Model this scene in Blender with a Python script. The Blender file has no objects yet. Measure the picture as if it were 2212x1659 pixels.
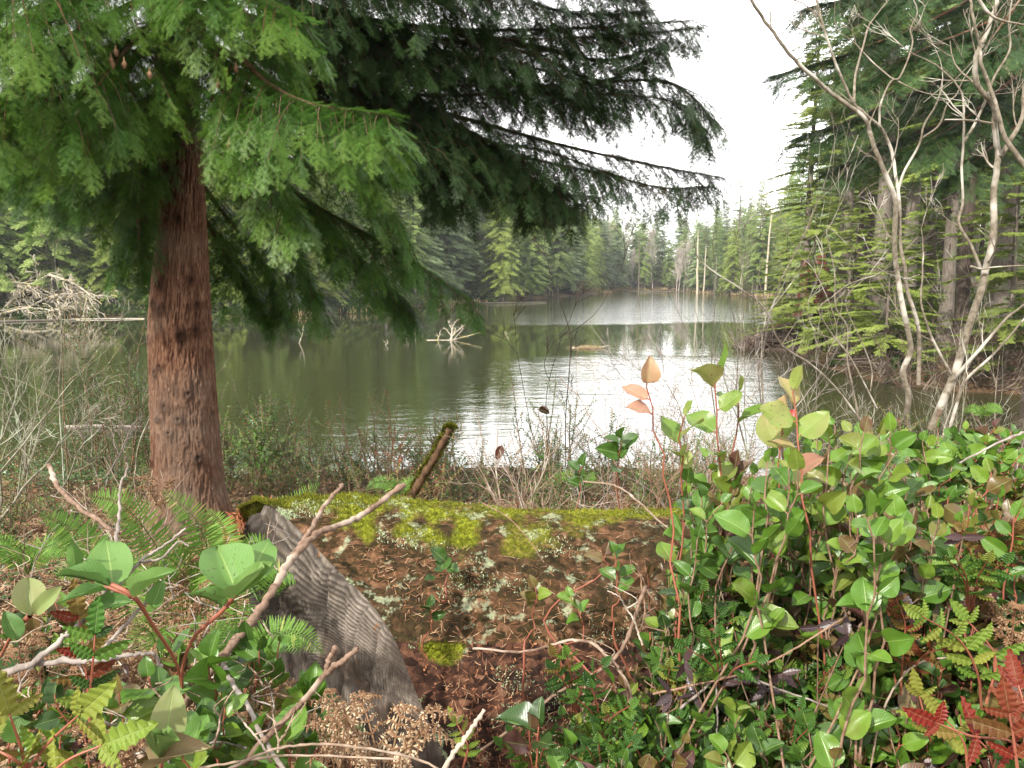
# Forest lake seen over a mossy fallen log: a hemlock at the left, bare alders and broad leaved shrubs at the right.
import bpy, math, random
import numpy as np
from mathutils import Vector
random.seed(7)
rng = np.random.default_rng(7)
SC = bpy.context.scene
COL = SC.collection
R = math.radians

# ---------------------------------------------------------------- camera
F0, PITCH, CZ = 1640.0, R(8.0), 1.5          # focal length for a picture 2212 units wide, camera tilted down 8 degrees
cam = bpy.data.cameras.new("camera"); camo = bpy.data.objects.new("camera", cam); COL.objects.link(camo)
cam.sensor_width = 36.0; cam.lens = 36.0*F0/2212.0
cam.clip_start = 0.05; cam.clip_end = 3000
camo.location = (0, 0, CZ); camo.rotation_euler = (R(90)-PITCH, 0, 0)
SC.camera = camo

# ---------------------------------------------------------------- sky, sun, exposure
SUN = Vector((-0.44, -0.64, 0.60)).normalized()
w = bpy.data.worlds.new("World"); SC.world = w; w.use_nodes = True
nt = w.node_tree; nt.nodes.clear()
out = nt.nodes.new('ShaderNodeOutputWorld'); bg = nt.nodes.new('ShaderNodeBackground')
sky = nt.nodes.new('ShaderNodeTexSky'); sky.sky_type = 'NISHITA'; sky.sun_disc = False
sky.sun_elevation = math.asin(SUN.z); sky.sun_rotation = math.atan2(SUN.x, SUN.y)
sky.air_density = 1.0; sky.dust_density = 2.0
tc = nt.nodes.new('ShaderNodeTexCoord'); mp = nt.nodes.new('ShaderNodeMapping')
mp.inputs['Scale'].default_value = (1.0, 1.0, 2.6)
cn = nt.nodes.new('ShaderNodeTexNoise'); cn.inputs['Scale'].default_value = 1.7; cn.inputs['Detail'].default_value = 6
rp = nt.nodes.new('ShaderNodeValToRGB'); rp.color_ramp.elements[0].position = 0.28; rp.color_ramp.elements[1].position = 0.50
mx = nt.nodes.new('ShaderNodeMixRGB'); mx.inputs['Color2'].default_value = (15.5, 15.3, 15.3, 1)
nt.links.new(tc.outputs['Generated'], mp.inputs['Vector']); nt.links.new(mp.outputs[0], cn.inputs['Vector'])
nt.links.new(cn.outputs['Fac'], rp.inputs[0]); nt.links.new(rp.outputs[0], mx.inputs['Fac'])
nt.links.new(sky.outputs[0], mx.inputs['Color1'])
# the cloud is thinnest, and brightest, low over the far end of the lake
dt = nt.nodes.new('ShaderNodeVectorMath'); dt.operation = 'DOT_PRODUCT'; dt.inputs[1].default_value = Vector((0.20, 0.93, 0.30)).normalized()
mr = nt.nodes.new('ShaderNodeMapRange'); mr.interpolation_type = 'SMOOTHSTEP'; mr.inputs[1].default_value = .78; mr.inputs[2].default_value = .99; mr.inputs[3].default_value = 1.0; mr.inputs[4].default_value = 2.0
vs_ = nt.nodes.new('ShaderNodeVectorMath'); vs_.operation = 'SCALE'
nt.links.new(tc.outputs['Generated'], dt.inputs[0]); nt.links.new(dt.outputs['Value'], mr.inputs[0]); nt.links.new(mx.outputs[0], vs_.inputs[0]); nt.links.new(mr.outputs[0], vs_.inputs['Scale']); nt.links.new(vs_.outputs[0], bg.inputs['Color'])
bg.inputs['Strength'].default_value = 0.10
nt.links.new(bg.outputs[0], out.inputs['Surface'])
sl = bpy.data.lights.new("sun", 'SUN'); sl.energy = 4.4; sl.angle = R(1.5); sl.color = (1.0, 0.95, 0.86)
slo = bpy.data.objects.new("sun", sl); COL.objects.link(slo)
slo.rotation_euler = (-SUN).to_track_quat('-Z', 'Y').to_euler(); slo.location = (0, 0, 60)
SC.view_settings.view_transform = 'Standard'; SC.view_settings.look = 'None'
SC.view_settings.exposure = 0.62; SC.view_settings.gamma = 1.0
SC.render.engine = 'CYCLES'
SC.cycles.max_bounces = 8; SC.cycles.diffuse_bounces = 3; SC.cycles.glossy_bounces = 3
SC.cycles.transmission_bounces = 4; SC.cycles.transparent_max_bounces = 8; SC.cycles.volume_bounces = 0
SC.cycles.use_denoising = True; SC.cycles.caustics_reflective = False; SC.cycles.caustics_refractive = False

WZ = -2.8                                      # level of the lake
# ---------------------------------------------------------------- helpers
def W(u, v, y):
    a = (829.5-v)/F0
    dy = math.cos(PITCH)+a*math.sin(PITCH); dz = -math.sin(PITCH)+a*math.cos(PITCH)
    t = y/dy
    return np.array([(u-1106)/F0*t, y, CZ+dz*t])
def WP(u, v, z=WZ):
    a = (829.5-v)/F0
    dy = math.cos(PITCH)+a*math.sin(PITCH); dz = -math.sin(PITCH)+a*math.cos(PITCH)
    t = (z-CZ)/dz
    return np.array([(u-1106)/F0*t, dy*t, z])

def _h(i, j, k, s):
    n = (i*374761393 + j*668265263 + k*2147483647 + s*1274126177) & 0xffffffff
    n = ((n ^ (n >> 13))*1274126177) & 0xffffffff
    n = ((n ^ (n >> 16))*2246822519) & 0xffffffff
    return ((n ^ (n >> 15)) & 0xffffff)/float(0xffffff)
def vnoise(p, s=0):
    p = np.asarray(p, float); i = np.floor(p).astype(np.int64); f = p-i; f = f*f*(3-2*f)
    r = 0
    for a in (0, 1):
        for b in (0, 1):
            for c in (0, 1):
                wgt = (f[..., 0] if a else 1-f[..., 0])*(f[..., 1] if b else 1-f[..., 1])*(f[..., 2] if c else 1-f[..., 2])
                r = r+wgt*_h(i[..., 0]+a, i[..., 1]+b, i[..., 2]+c, s)
    return r
def fbm(p, octs=4, s=0):
    p = np.asarray(p, float); r = 0; a = 0.5; t = 0
    for o in range(octs):
        r = r+a*vnoise(p*(2.03**o)+o*17.3, s+o); t += a; a *= 0.5
    return r/t*2-1
def P3(x, y, z=0):
    x, y = np.broadcast_arrays(np.asarray(x, float), np.asarray(y, float))
    return np.stack([x, y, np.zeros_like(x)+z], -1)

class MB:
    def __init__(s): s.V = []; s.T = []; s.U = []; s.F = []; s.M = []; s.n = 0
    def add(s, V, F, uv=None, tint=0.5, mat=0):
        V = np.asarray(V, np.float32).reshape(-1, 3); F = np.asarray(F, np.int32)
        s.V.append(V); s.T.append(np.broadcast_to(np.asarray(tint, np.float32), (len(V),)))
        s.U.append(np.zeros((len(V), 2), np.float32) if uv is None else np.asarray(uv, np.float32))
        s.F.append(F+s.n); s.M.append(np.full(len(F), mat, np.int32)); s.n += len(V)
    def inst(s, tpl, Mx, T, tint, mat=0):
        """many copies of a template baked into this one mesh; Mx (n,3,3) columns are the axes"""
        V, Fc, uv, tt = tpl
        n, k = len(T), len(V)
        if n == 0: return
        P = np.einsum('nij,kj->nki', Mx, V)+np.asarray(T)[:, None, :]
        Fq = (Fc[None]+(np.arange(n)*k)[:, None, None]).reshape(-1, Fc.shape[1])
        tn = (np.broadcast_to(np.asarray(tint, np.float32), (n,))[:, None]+tt[None]).reshape(-1)
        s.add(P.reshape(-1, 3), Fq, np.tile(uv, (n, 1)), tn, mat)
    def build(s, name, mats, parent=None, smooth=False, share=None):
        me = bpy.data.meshes.new(name)
        V = np.concatenate(s.V); T = np.concatenate(s.T); U = np.concatenate(s.U)
        me.vertices.add(len(V)); me.vertices.foreach_set('co', V.ravel())
        idx = np.concatenate([f.ravel() for f in s.F]); tot = np.concatenate([np.full(len(f), f.shape[1], np.int32) for f in s.F])
        me.loops.add(len(idx)); me.loops.foreach_set('vertex_index', idx)
        me.polygons.add(len(tot)); st = np.zeros(len(tot), np.int32); st[1:] = np.cumsum(tot)[:-1]
        me.polygons.foreach_set('loop_start', st); me.polygons.foreach_set('loop_total', tot)
        me.polygons.foreach_set('material_index', np.concatenate(s.M))
        me.polygons.foreach_set('use_smooth', np.full(len(tot), smooth))
        uvl = me.uv_layers.new(name='UVMap'); uvl.data.foreach_set('uv', U[idx].ravel())
        at = me.attributes.new('tint', 'FLOAT', 'POINT'); at.data.foreach_set('value', T.astype(np.float32))
        me.update(calc_edges=True)
        for m in (mats if isinstance(mats, (list, tuple)) else [mats]): me.materials.append(m)
        o = bpy.data.objects.new(name, me); COL.objects.link(o)
        if parent is not None: o.parent = parent
        return o
def tag(o, label=None, cat=None, group=None, kind=None):
    if label: o['label'] = label
    if cat: o['category'] = cat
    if group: o['group'] = group
    if kind: o['kind'] = kind
    return o
def empty(name, loc=(0, 0, 0)):
    o = bpy.data.objects.new(name, None); o.location = loc; COL.objects.link(o); o.empty_display_size = .1; return o
def copy_tree(o, parent=None):
    c = o.copy(); COL.objects.link(c); c.parent = parent
    for ch in o.children: copy_tree(ch, c)
    return c
def nrm(a): a = np.asarray(a, float); return a/np.maximum(np.linalg.norm(a, axis=-1, keepdims=True), 1e-9)
def frames(d, up, scale=1.0, wid=None):
    """(n,3,3) matrices, columns: side, direction, normal"""
    d = nrm(d); x = nrm(np.cross(d, np.broadcast_to(up, d.shape))); z = np.cross(x, d)
    s = np.broadcast_to(np.asarray(scale, float), (len(d),))[:, None]
    wd = s if wid is None else np.broadcast_to(np.asarray(wid, float), (len(d),))[:, None]
    return np.stack([x*wd, d*s, z*s], -1)
def rnd_dirs(n, r=rng):
    return nrm(r.normal(size=(n, 3)))
def curve(pts, n):
    """smooth polyline (Catmull-Rom) through pts, n samples"""
    P = np.asarray(pts, float); k = len(P)
    if k == 2: return P[0]+(P[1]-P[0])*np.linspace(0, 1, n)[:, None]
    Q = np.vstack([2*P[0]-P[1], P, 2*P[-1]-P[-2]])
    t = np.linspace(0, k-1-1e-6, n); i = t.astype(int); f = (t-i)[:, None]
    a, b, c, d = Q[i], Q[i+1], Q[i+2], Q[i+3]
    return .5*(2*b+(c-a)*f+(2*a-5*b+4*c-d)*f**2+(3*b-a-3*c+d)*f**3)
def tube(mb, P, r0, r1=None, sides=6, tint=.5, mat=0, cap=True):
    P = np.asarray(P, float); n = len(P)
    rr = np.linspace(r0, r0 if r1 is None else r1, n) if np.isscalar(r0) else np.asarray(r0)
    d = nrm(np.gradient(P, axis=0)); m = d.mean(0)
    ref = np.array([0, 0, 1.0]) if abs(m[2]) < .8*np.linalg.norm(m) else np.array([1.0, .3, 0])
    x = nrm(np.cross(d, ref)); y = np.cross(d, x)
    a = np.linspace(0, 2*np.pi, sides, endpoint=False)
    V = P[:, None]+rr[:, None, None]*(x[:, None]*np.cos(a)[None, :, None]+y[:, None]*np.sin(a)[None, :, None])
    i = np.arange(n-1)[:, None]*sides; j = np.arange(sides)[None]; jn = (j+1) % sides
    F = np.stack([i+j, i+jn, i+sides+jn, i+sides+j], -1).reshape(-1, 4)
    L = np.concatenate([[0], np.cumsum(np.linalg.norm(np.diff(P, axis=0), axis=1))])
    uv = np.stack([np.broadcast_to(a/(2*np.pi), (n, sides)), np.broadcast_to(L[:, None], (n, sides))], -1).reshape(-1, 2)
    mb.add(V.reshape(-1, 3), F, uv, tint, mat)
    if cap:
        c = [(n-1)*sides+q for q in range(sides)]
        k = mb.n-n*sides
        for base, rev in ((0, True), ((n-1)*sides, False)):
            ring = V.reshape(-1, 3)[base:base+sides]; cen = ring.mean(0)
            Vc = np.vstack([ring, cen]); Fc = [[q, (q+1) % sides, sides] for q in range(sides)]
            mb.add(Vc, Fc, np.full((sides+1, 2), .5), tint, mat)

# ---------------------------------------------------------------- material helpers
class NT:
    def __init__(s, name):
        s.m = bpy.data.materials.new(name); s.m.use_nodes = True; s.t = s.m.node_tree; s.t.nodes.clear()
        s.o = s.n('OutputMaterial')
    def n(s, typ, **kw):
        nd = s.t.nodes.new('ShaderNode'+typ)
        for k, v in kw.items():
            k2 = k.replace('_', ' ')
            hit = [i for i in nd.inputs if i.name == k2]
            if hit and not hasattr(nd, k):
                s.set(hit[0], v)
            else: setattr(nd, k, v)
        return nd
    def set(s, inp, v):
        if hasattr(v, 'is_output') or isinstance(v, bpy.types.NodeSocket): s.t.links.new(v, inp)
        else: inp.default_value = v
    def math(s, op, a, b=0.0, clamp=False):
        nd = s.t.nodes.new('ShaderNodeMath'); nd.operation = op; nd.use_clamp = clamp
        s.set(nd.inputs[0], a); s.set(nd.inputs[1], b); return nd.outputs[0]
    def mix(s, f, a, b, mode='MIX'):
        nd = s.t.nodes.new('ShaderNodeMixRGB'); nd.blend_type = mode
        s.set(nd.inputs[0], f); s.set(nd.inputs[1], a if not isinstance(a, tuple) else c4(a)); s.set(nd.inputs[2], b if not isinstance(b, tuple) else c4(b)); return nd.outputs[0]
    def ramp(s, f, stops):
        nd = s.t.nodes.new('ShaderNodeValToRGB'); e = nd.color_ramp.elements
        while len(e) < len(stops): e.new(.5)
        for q, (p, c) in zip(e, stops): q.position = p; q.color = c4(c) if isinstance(c, tuple) else (c, c, c, 1)
        s.set(nd.inputs[0], f); return nd.outputs[0]
    def noise(s, scale, vec=None, detail=4, rough=.55, dist=0.0, col=False):
        nd = s.t.nodes.new('ShaderNodeTexNoise'); nd.inputs['Scale'].default_value = scale
        nd.inputs['Detail'].default_value = detail; nd.inputs['Roughness'].default_value = rough; nd.inputs['Distortion'].default_value = dist
        if vec is not None: s.set(nd.inputs['Vector'], vec)
        return nd.outputs[1 if col else 0]
    def coord(s, which='Object', scale=None):
        o = s.n('TexCoord').outputs[which]
        if scale is None: return o
        m = s.t.nodes.new('ShaderNodeMapping'); m.inputs['Scale'].default_value = scale; s.set(m.inputs[0], o); return m.outputs[0]
    def attr(s, name): a = s.t.nodes.new('ShaderNodeAttribute'); a.attribute_name = name; return a.outputs['Fac']
    def bump(s, h, strength=.3, dist=.01, normal=None):
        b = s.t.nodes.new('ShaderNodeBump'); b.inputs['Strength'].default_value = strength; b.inputs['Distance'].default_value = dist
        s.set(b.inputs['Height'], h)
        if normal is not None: s.set(b.inputs['Normal'], normal)
        return b.outputs[0]
    def bsdf(s, color, rough=.7, spec=.3, normal=None, transl=0.0, tcol=None):
        p = s.t.nodes.new('ShaderNodeBsdfPrincipled'); s.set(p.inputs['Base Color'], c4(color) if isinstance(color, tuple) else color)
        s.set(p.inputs['Roughness'], rough); s.set(p.inputs['Specular IOR Level'], spec)
        if normal is not None: s.set(p.inputs['Normal'], normal)
        sh = p.outputs[0]
        if transl > 0:
            t = s.t.nodes.new('ShaderNodeBsdfTranslucent'); s.set(t.inputs[0], c4(tcol) if isinstance(tcol, tuple) else (tcol if tcol is not None else (c4(color) if isinstance(color, tuple) else color)))
            mxs = s.t.nodes.new('ShaderNodeMixShader'); mxs.inputs[0].default_value = transl
            s.t.links.new(sh, mxs.inputs[1]); s.t.links.new(t.outputs[0], mxs.inputs[2]); sh = mxs.outputs[0]
        s.t.links.new(sh, s.o.inputs['Surface']); return s.m
def c4(c): return (c[0], c[1], c[2], 1.0) if len(c) == 3 else c

def foliage(name, stops, transl=.3, rough=.55, spec=.3, vary=.25):
    """leaf material: hue from the per-leaf 'tint' attribute, brightness varied per object"""
    k = NT(name); c = k.ramp(k.attr('tint'), stops)
    oi = k.n('ObjectInfo').outputs['Random']
    hs = k.t.nodes.new('ShaderNodeHueSaturation'); k.set(hs.inputs['Color'], c)
    k.set(hs.inputs['Value'], k.math('ADD', k.math('MULTIPLY', oi, vary*2), 1-vary))
    return k.bsdf(hs.outputs[0], rough, spec, transl=transl)
def wood(name, c1, c2, scale=40, c3=None, stretch=.25, bump=.5, dist=.004, rough=.85):
    k = NT(name); v = k.coord('Object', (1, 1, stretch)); n1 = k.noise(scale, v, 5, .65); n2 = k.noise(scale*.12, k.coord('Object'), 3)
    c = k.mix(k.ramp(n1, [(.35, 0.0), (.65, 1.0)]), c1, c2)
    if c3: c = k.mix(k.ramp(n2, [(.52, 0.0), (.62, 1.0)]), c, c3)
    return k.bsdf(c, rough, .2, k.bump(n1, bump, dist))

# ================================================================ the setting: ground, lake
_sh = [WP(-600, 694)] + [WP(*p) for p in ((0, 692), (160, 690), (320, 688), (600, 685), (760, 677), (900, 663), (1030, 655), (1088, 651), (1200, 642), (1280, 637), (1322, 630), (1400, 628), (1480, 628),
      (1510, 633), (1650, 641), (1735, 662), (1745, 700), (1690, 744), (1770, 790), (1900, 826), (2060, 846), (2212, 852), (2600, 858))]
LAKE = np.array([[p[0], p[1]] for p in _sh]+[[34, 13.5], [10, 12.2], [5, 11.6], [1.5, 12.4], [-2.5, 12.0], [-6, 12.6], [-12, 15], [-40, 22], [-110, 34]])
def lake_sd(x, y):
    """distance to the shoreline, negative on the water"""
    x = np.asarray(x, float); y = np.asarray(y, float); A = LAKE; B = np.roll(LAKE, -1, 0)
    best = np.full(x.shape, 1e9); ins = np.zeros(x.shape, bool)
    for a, b in zip(A, B):
        e = b-a; t = np.clip(((x-a[0])*e[0]+(y-a[1])*e[1])/(e@e), 0, 1)
        best = np.minimum(best, np.hypot(x-a[0]-e[0]*t, y-a[1]-e[1]*t))
        c = ((a[1] > y) != (b[1] > y)); ins ^= c & (x < (b[0]-a[0])*(y-a[1])/(b[1]-a[1]+1e-12)+a[0])
    return np.where(ins, -best, best)
def H(x, y, detail=True):
    x = np.asarray(x, float); y = np.asarray(y, float); sd = lake_sd(x, y)
    near = np.interp(sd, [0, 2.5, 4.5, 6.3, 8, 40], [0, .8, 1.9, 2.75, 2.85, 2.95])
    left = np.interp(sd, [0, 1, 10, 40, 120], [0, .3, 1.1, 4, 12])
    right = np.interp(sd, [0, 2, 10, 30, 120], [0, .8, 2.7, 4.5, 12])
    kr = np.clip((x-6)/14, 0, 1)*np.clip((140-y)/40, 0, 1); far = left*(1-kr)+right*kr
    kn = np.clip((y-17)/9, 0, 1); h = near*(1-kn)+far*kn
    h = np.where(sd < 0, np.maximum(sd*.35, -2.0), h)
    amp = np.clip(np.abs(sd)/3, 0, 1)
    h = h+amp*(.10+.35*kn)*fbm(P3(x*.45, y*.45), 3, 5)
    if detail: h = h+amp*.035*fbm(P3(x*3.5, y*3.5), 3, 9)
    return WZ+h

def graded(lo, hi, core, fine, growth):
    a = [0.0]; s = fine
    while a[-1] < hi: a.append(a[-1]+s); s = s*growth if a[-1] > core else s
    b = [0.0]; s = fine
    while b[-1] > lo: b.append(b[-1]-s); s = s*growth if b[-1] < -core else s
    return np.array(b[:0:-1]+a)
gx = graded(-420, 420, 5, .07, 1.055); gy = graded(-40, 620, 13, .075, 1.05)
X, Y = np.meshgrid(gx, gy); Z = H(X, Y)
gm = MB(); ny, nx = X.shape; ii = (np.arange(ny-1)[:, None]*nx+np.arange(nx-1)[None]).ravel()
gm.add(np.stack([X, Y, Z], -1).reshape(-1, 3), np.stack([ii, ii+1, ii+nx+1, ii+nx], -1), np.stack([X, Y], -1).reshape(-1, 2))
k = NT('forest_floor'); co = k.coord('Object'); n1 = k.noise(9, co, 8, .7); n2 = k.noise(.9, co, 5, .6); n3 = k.noise(55, co, 5, .7)
c = k.ramp(n1, [(.3, (.028, .018, .010)), (.5, (.085, .052, .028)), (.62, (.16, .10, .055)), (.75, (.25, .17, .10))])
c = k.mix(k.ramp(n2, [(.48, 0.0), (.6, .75)]), c, (.035, .055, .014)); c = k.mix(k.ramp(n3, [(.45, 0.0), (.7, .6)]), c, (.17, .11, .065))
ground = gm.build('ground', k.bsdf(c, .95, .1, k.bump(k.math('ADD', n1, k.math('MULTIPLY', n3, .4)), .9, .04)), smooth=True)
tag(ground, kind='structure')

# ---- water: calm and rippled bands; ripples are a real slope of the surface
k = NT('lake_water'); co = k.coord('Object'); sx = k.n('SeparateXYZ'); k.set(sx.inputs[0], co); wx, wy = sx.outputs[0], sx.outputs[1]
warp = k.noise(.06, k.coord('Object', (1, .35, 1)), 3, .5)
wyw = k.math('ADD', wy, k.math('MULTIPLY', k.math('SUBTRACT', warp, .5), 26.0))
wxw = k.math('ADD', wx, k.math('MULTIPLY', k.math('SUBTRACT', warp, .5), 14.0))
def sstep(a, lo, hi): 
    m = k.t.nodes.new('ShaderNodeMapRange'); m.interpolation_type = 'SMOOTHSTEP'; m.clamp = True
    k.set(m.inputs[0], a); m.inputs[1].default_value = lo; m.inputs[2].default_value = hi; m.inputs[3].default_value = 0; m.inputs[4].default_value = 1; return m.outputs[0]
far_band = k.math('MULTIPLY', sstep(wyw, 66, 74), sstep(wxw, -13, 2))
near_band = k.math('MULTIPLY', k.math('SUBTRACT', 1.0, sstep(wyw, 38, 44)), sstep(k.math('ADD', wxw, k.math('MULTIPLY', wy, .04)), -5, 5))
calm_lo = k.math('MULTIPLY', k.math('SUBTRACT', 1.0, sstep(wy, 22, 58)), .20)
mask = k.math('MAXIMUM', k.math('MAXIMUM', k.math('MULTIPLY', far_band, 1.0), k.math('MULTIPLY', near_band, .62)), k.math('ADD', calm_lo, .018))
w1 = k.noise(1.9, k.coord('Object', (.55, 1.0, 1)), 3, .6, .4); w2 = k.noise(5.5, k.coord('Object', (.5, 1.0, 1)), 3, .6, .3); w3 = k.noise(.55, k.coord('Object', (.5, 1.0, 1)), 2, .5)
hgt = k.math('ADD', k.math('ADD', k.math('MULTIPLY', w1, .55), k.math('MULTIPLY', w2, .22)), k.math('MULTIPLY', w3, .8))
hgt = k.math('MULTIPLY', hgt, mask)
bump = k.bump(hgt, 1.0, .085)
p = k.t.nodes.new('ShaderNodeBsdfPrincipled'); p.inputs['Base Color'].default_value = (.026, .029, .010, 1); p.inputs['Roughness'].default_value = .03
p.inputs['IOR'].default_value = 1.40; k.set(p.inputs['Normal'], bump); k.t.links.new(p.outputs[0], k.o.inputs[0])
wm = MB(); xs = np.linspace(-160, 130, 30); ys = np.linspace(7, 300, 30); X, Y = np.meshgrid(xs, ys); ii = (np.arange(29)[:, None]*30+np.arange(29)[None]).ravel()
wm.add(np.stack([X, Y, np.full_like(X, WZ)], -1).reshape(-1, 3), np.stack([ii, ii+1, ii+31, ii+30], -1))
tag(wm.build('lake_water', k.m), kind='structure')

# ================================================================ trees
M_bark_grey = wood('bark_grey', (.20, .17, .14), (.09, .07, .055), 14, (.14, .15, .09), stretch=.18, dist=.03)
M_bark_dark = wood('bark_dark', (.085, .065, .05), (.04, .028, .022), 12, stretch=.18, dist=.03)
M_bleach = wood('bleached_wood', (.62, .56, .47), (.40, .34, .27), 20, (.50, .42, .20), stretch=.3)
M_pale = wood('pale_bark', (.58, .52, .46), (.42, .36, .32), 10, stretch=.4)
FIR = {
 'mid': foliage('needles_mid', [(0, (.08, .13, .03)), (.5, (.235, .335, .085)), (1, (.38, .47, .15))], .45),
 'blue': foliage('needles_blue', [(0, (.09, .14, .06)), (.5, (.27, .36, .16)), (1, (.30, .38, .20))], .38),
 'yellow': foliage('needles_yellow', [(0, (.08, .12, .02)), (.5, (.25, .32, .06)), (1, (.25, .30, .07))], .38),
 'dark': foliage('needles_dark', [(0, (.02, .04, .014)), (.5, (.105, .165, .05)), (1, (.19, .26, .085))], .38)}

def spray_tpl(n, seed, jag=.5, fine=1.0):
    """ragged flat spray one unit long along +Y made of n small leaf quads"""
    r = np.random.default_rng(seed); V = []; U = []; T = []
    for i in range(n):
        t = (i+.5)/n; side = 1 if i % 2 else -1; l = (.16+.30*(1-t)**.7*(1-.45*(t < .15)))*r.uniform(.6, 1.25)*fine**.6
        a = R(r.uniform(35, 75)); d = np.array([side*math.sin(a), math.cos(a), r.uniform(-.35, .1)]); b = np.array([0, t*.92, 0])
        wv = np.array([-d[1], d[0], 0])*r.uniform(.05, .10)*fine+np.array([0, 0, r.uniform(-.03, .03)])
        q = [b-wv*.4, b+d*l*.55-wv, b+d*l, b+d*l*.5+wv]; V += q; U += [[0, 0]]*4; T += [r.uniform(-.12, .12)+t*.12]*4
    V += [[-.012, 0, 0], [.012, 0, 0], [.02, .8, -.02], [0, 1.05, -.04]]; U += [[0, 0]]*4; T += [0]*4
    F = np.arange(len(V)).reshape(-1, 4)
    return (np.array(V), F, np.array(U, float), np.array(T))
SPR_FAR = [spray_tpl(7, s) for s in range(4)]; SPR_MID = [spray_tpl(44, 20+s, fine=.42) for s in range(5)]

def conifer(h, rmax, seed, base=.08, nbr=300, droop=.35, up=.25, step=.38, spr=SPR_FAR, slen=.95, trunk_r=None, shape=.8, gap=.0, lean=(0, 0), mat='mid', stubs=0, bark=None, flat=.45, tiltout=.9):
    r = np.random.default_rng(seed); tr = trunk_r or h*.011
    hh = np.linspace(0, 1, 12)
    ax = np.stack([lean[0]*h*hh**1.5+.12*np.sin(hh*5+seed), lean[1]*h*hh, hh*h], -1)
    def axis(t): return np.stack([np.interp(t, hh, ax[:, q]) for q in range(3)], -1)
    tk = MB(); rad = tr*(1-hh*.96)+tr*.5*np.exp(-hh*30); A2 = ax.copy(); A2[0, 2] = -1.0
    tube(tk, A2, rad, sides=10)
    n = nbr; tt = np.sort(r.uniform(0, 1, n)**.92); lv = np.round(tt*n/5)/(n/5); tt = .5*tt+.5*lv
    t = base+(1-base)*tt*.985; az = r.uniform(0, 2*np.pi, n)
    keep = vnoise(np.stack([np.cos(az)*1.5+9, np.sin(az)*1.5+9, t*9], -1), seed) > gap
    t, az, tt = t[keep], az[keep], tt[keep]; n = len(t)
    L = rmax*((1-tt)**shape*.95+.05)*np.clip(tt*7+.45, 0, 1)*r.uniform(.62, 1.12, n)
    B = axis(t); up_a = up*(.3+tt)+r.normal(0, .08, n); dr = droop*r.uniform(.6, 1.3, n)
    cr = MB(); P = []; D = []; S = []; TN = []
    tb = r.uniform(.2, .8, n)
    def pt(i, s): 
        l = L[i]*s; return B[i]+np.stack([np.cos(az[i])*l, np.sin(az[i])*l, up_a[i]*l-dr[i]*L[i]*s*s], -1)
    for i in range(n):
        m = max(3, int(L[i]/step)); s = np.linspace(.12, 1, m)+r.uniform(-.3, .3, m)/m; s = np.clip(s, .05, 1.0)
        l = L[i]*s; c, sn = math.cos(az[i]), math.sin(az[i])
        pp = B[i]+np.stack([c*l, sn*l, up_a[i]*l-dr[i]*L[i]*s*s], -1)
        fw = np.stack([np.full(m, c), np.full(m, sn), up_a[i]-2*dr[i]*s], -1); sd = np.array([-sn, c, 0])
        for sg in (-1, 1):
            d = fw*r.uniform(.5, 1.0, (m, 1))+sd*sg*r.uniform(.45, 1.0, (m, 1)); d[:, 2] -= r.uniform(0, .45, m)*(1-flat)*1.6
            P.append(pp); D.append(d); S.append(slen*np.clip(L[i]/rmax*1.4+.25, .3, 1)*r.uniform(.7, 1.25, m)*(1-.35*s)); TN.append(np.clip(tb[i]+r.normal(0, .12, m)+s*.18-.1, 0, 1))
        P.append(pp[-1:]); D.append(fw[-1:]); S.append(np.array([slen*.6])); TN.append(np.array([tb[i]]))
    P = np.concatenate(P); D = np.concatenate(D); S = np.concatenate(S); TN = np.concatenate(TN)
    oc = P-axis(np.clip(P[:, 2]/h, 0, 1)); oc[:, 2] = 0; upv = np.array([0, 0, 1.0])+nrm(oc)*tiltout+r.normal(0, .38, (len(P), 3)); Mx = frames(D, upv, S, S*r.uniform(.7, 1.2, len(P)))
    pick = r.integers(0, len(spr), len(P))
    for q in range(len(spr)):
        w_ = pick == q; cr.inst(spr[q], Mx[w_], P[w_], TN[w_])
    for q in range(0, n, max(1, n//60)):                     # limbs showing inside the crown
        if L[q] > 1.2: tube(tk, pt(q, np.linspace(0, .8, 4)[:, None] if False else np.linspace(0, .8, 4)), tr*.12, tr*.03, 4, cap=False)
    for q in range(stubs):
        z = r.uniform(.05, base+.15); a = r.uniform(0, 6.28); l = r.uniform(.4, 1.8); b0 = axis(np.array([z]))[0]
        tube(tk, [b0, b0+np.array([math.cos(a)*l*.5, math.sin(a)*l*.5, .02]), b0+np.array([math.cos(a)*l, math.sin(a)*l, -l*.25])], tr*.1, tr*.03, 4, cap=False)
    root = empty('conifer_tree'); tk.build('trunk', bark or M_bark_grey, root, True); cr.build('crown', FIR[mat], root)
    return root
PROTO = []
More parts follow.
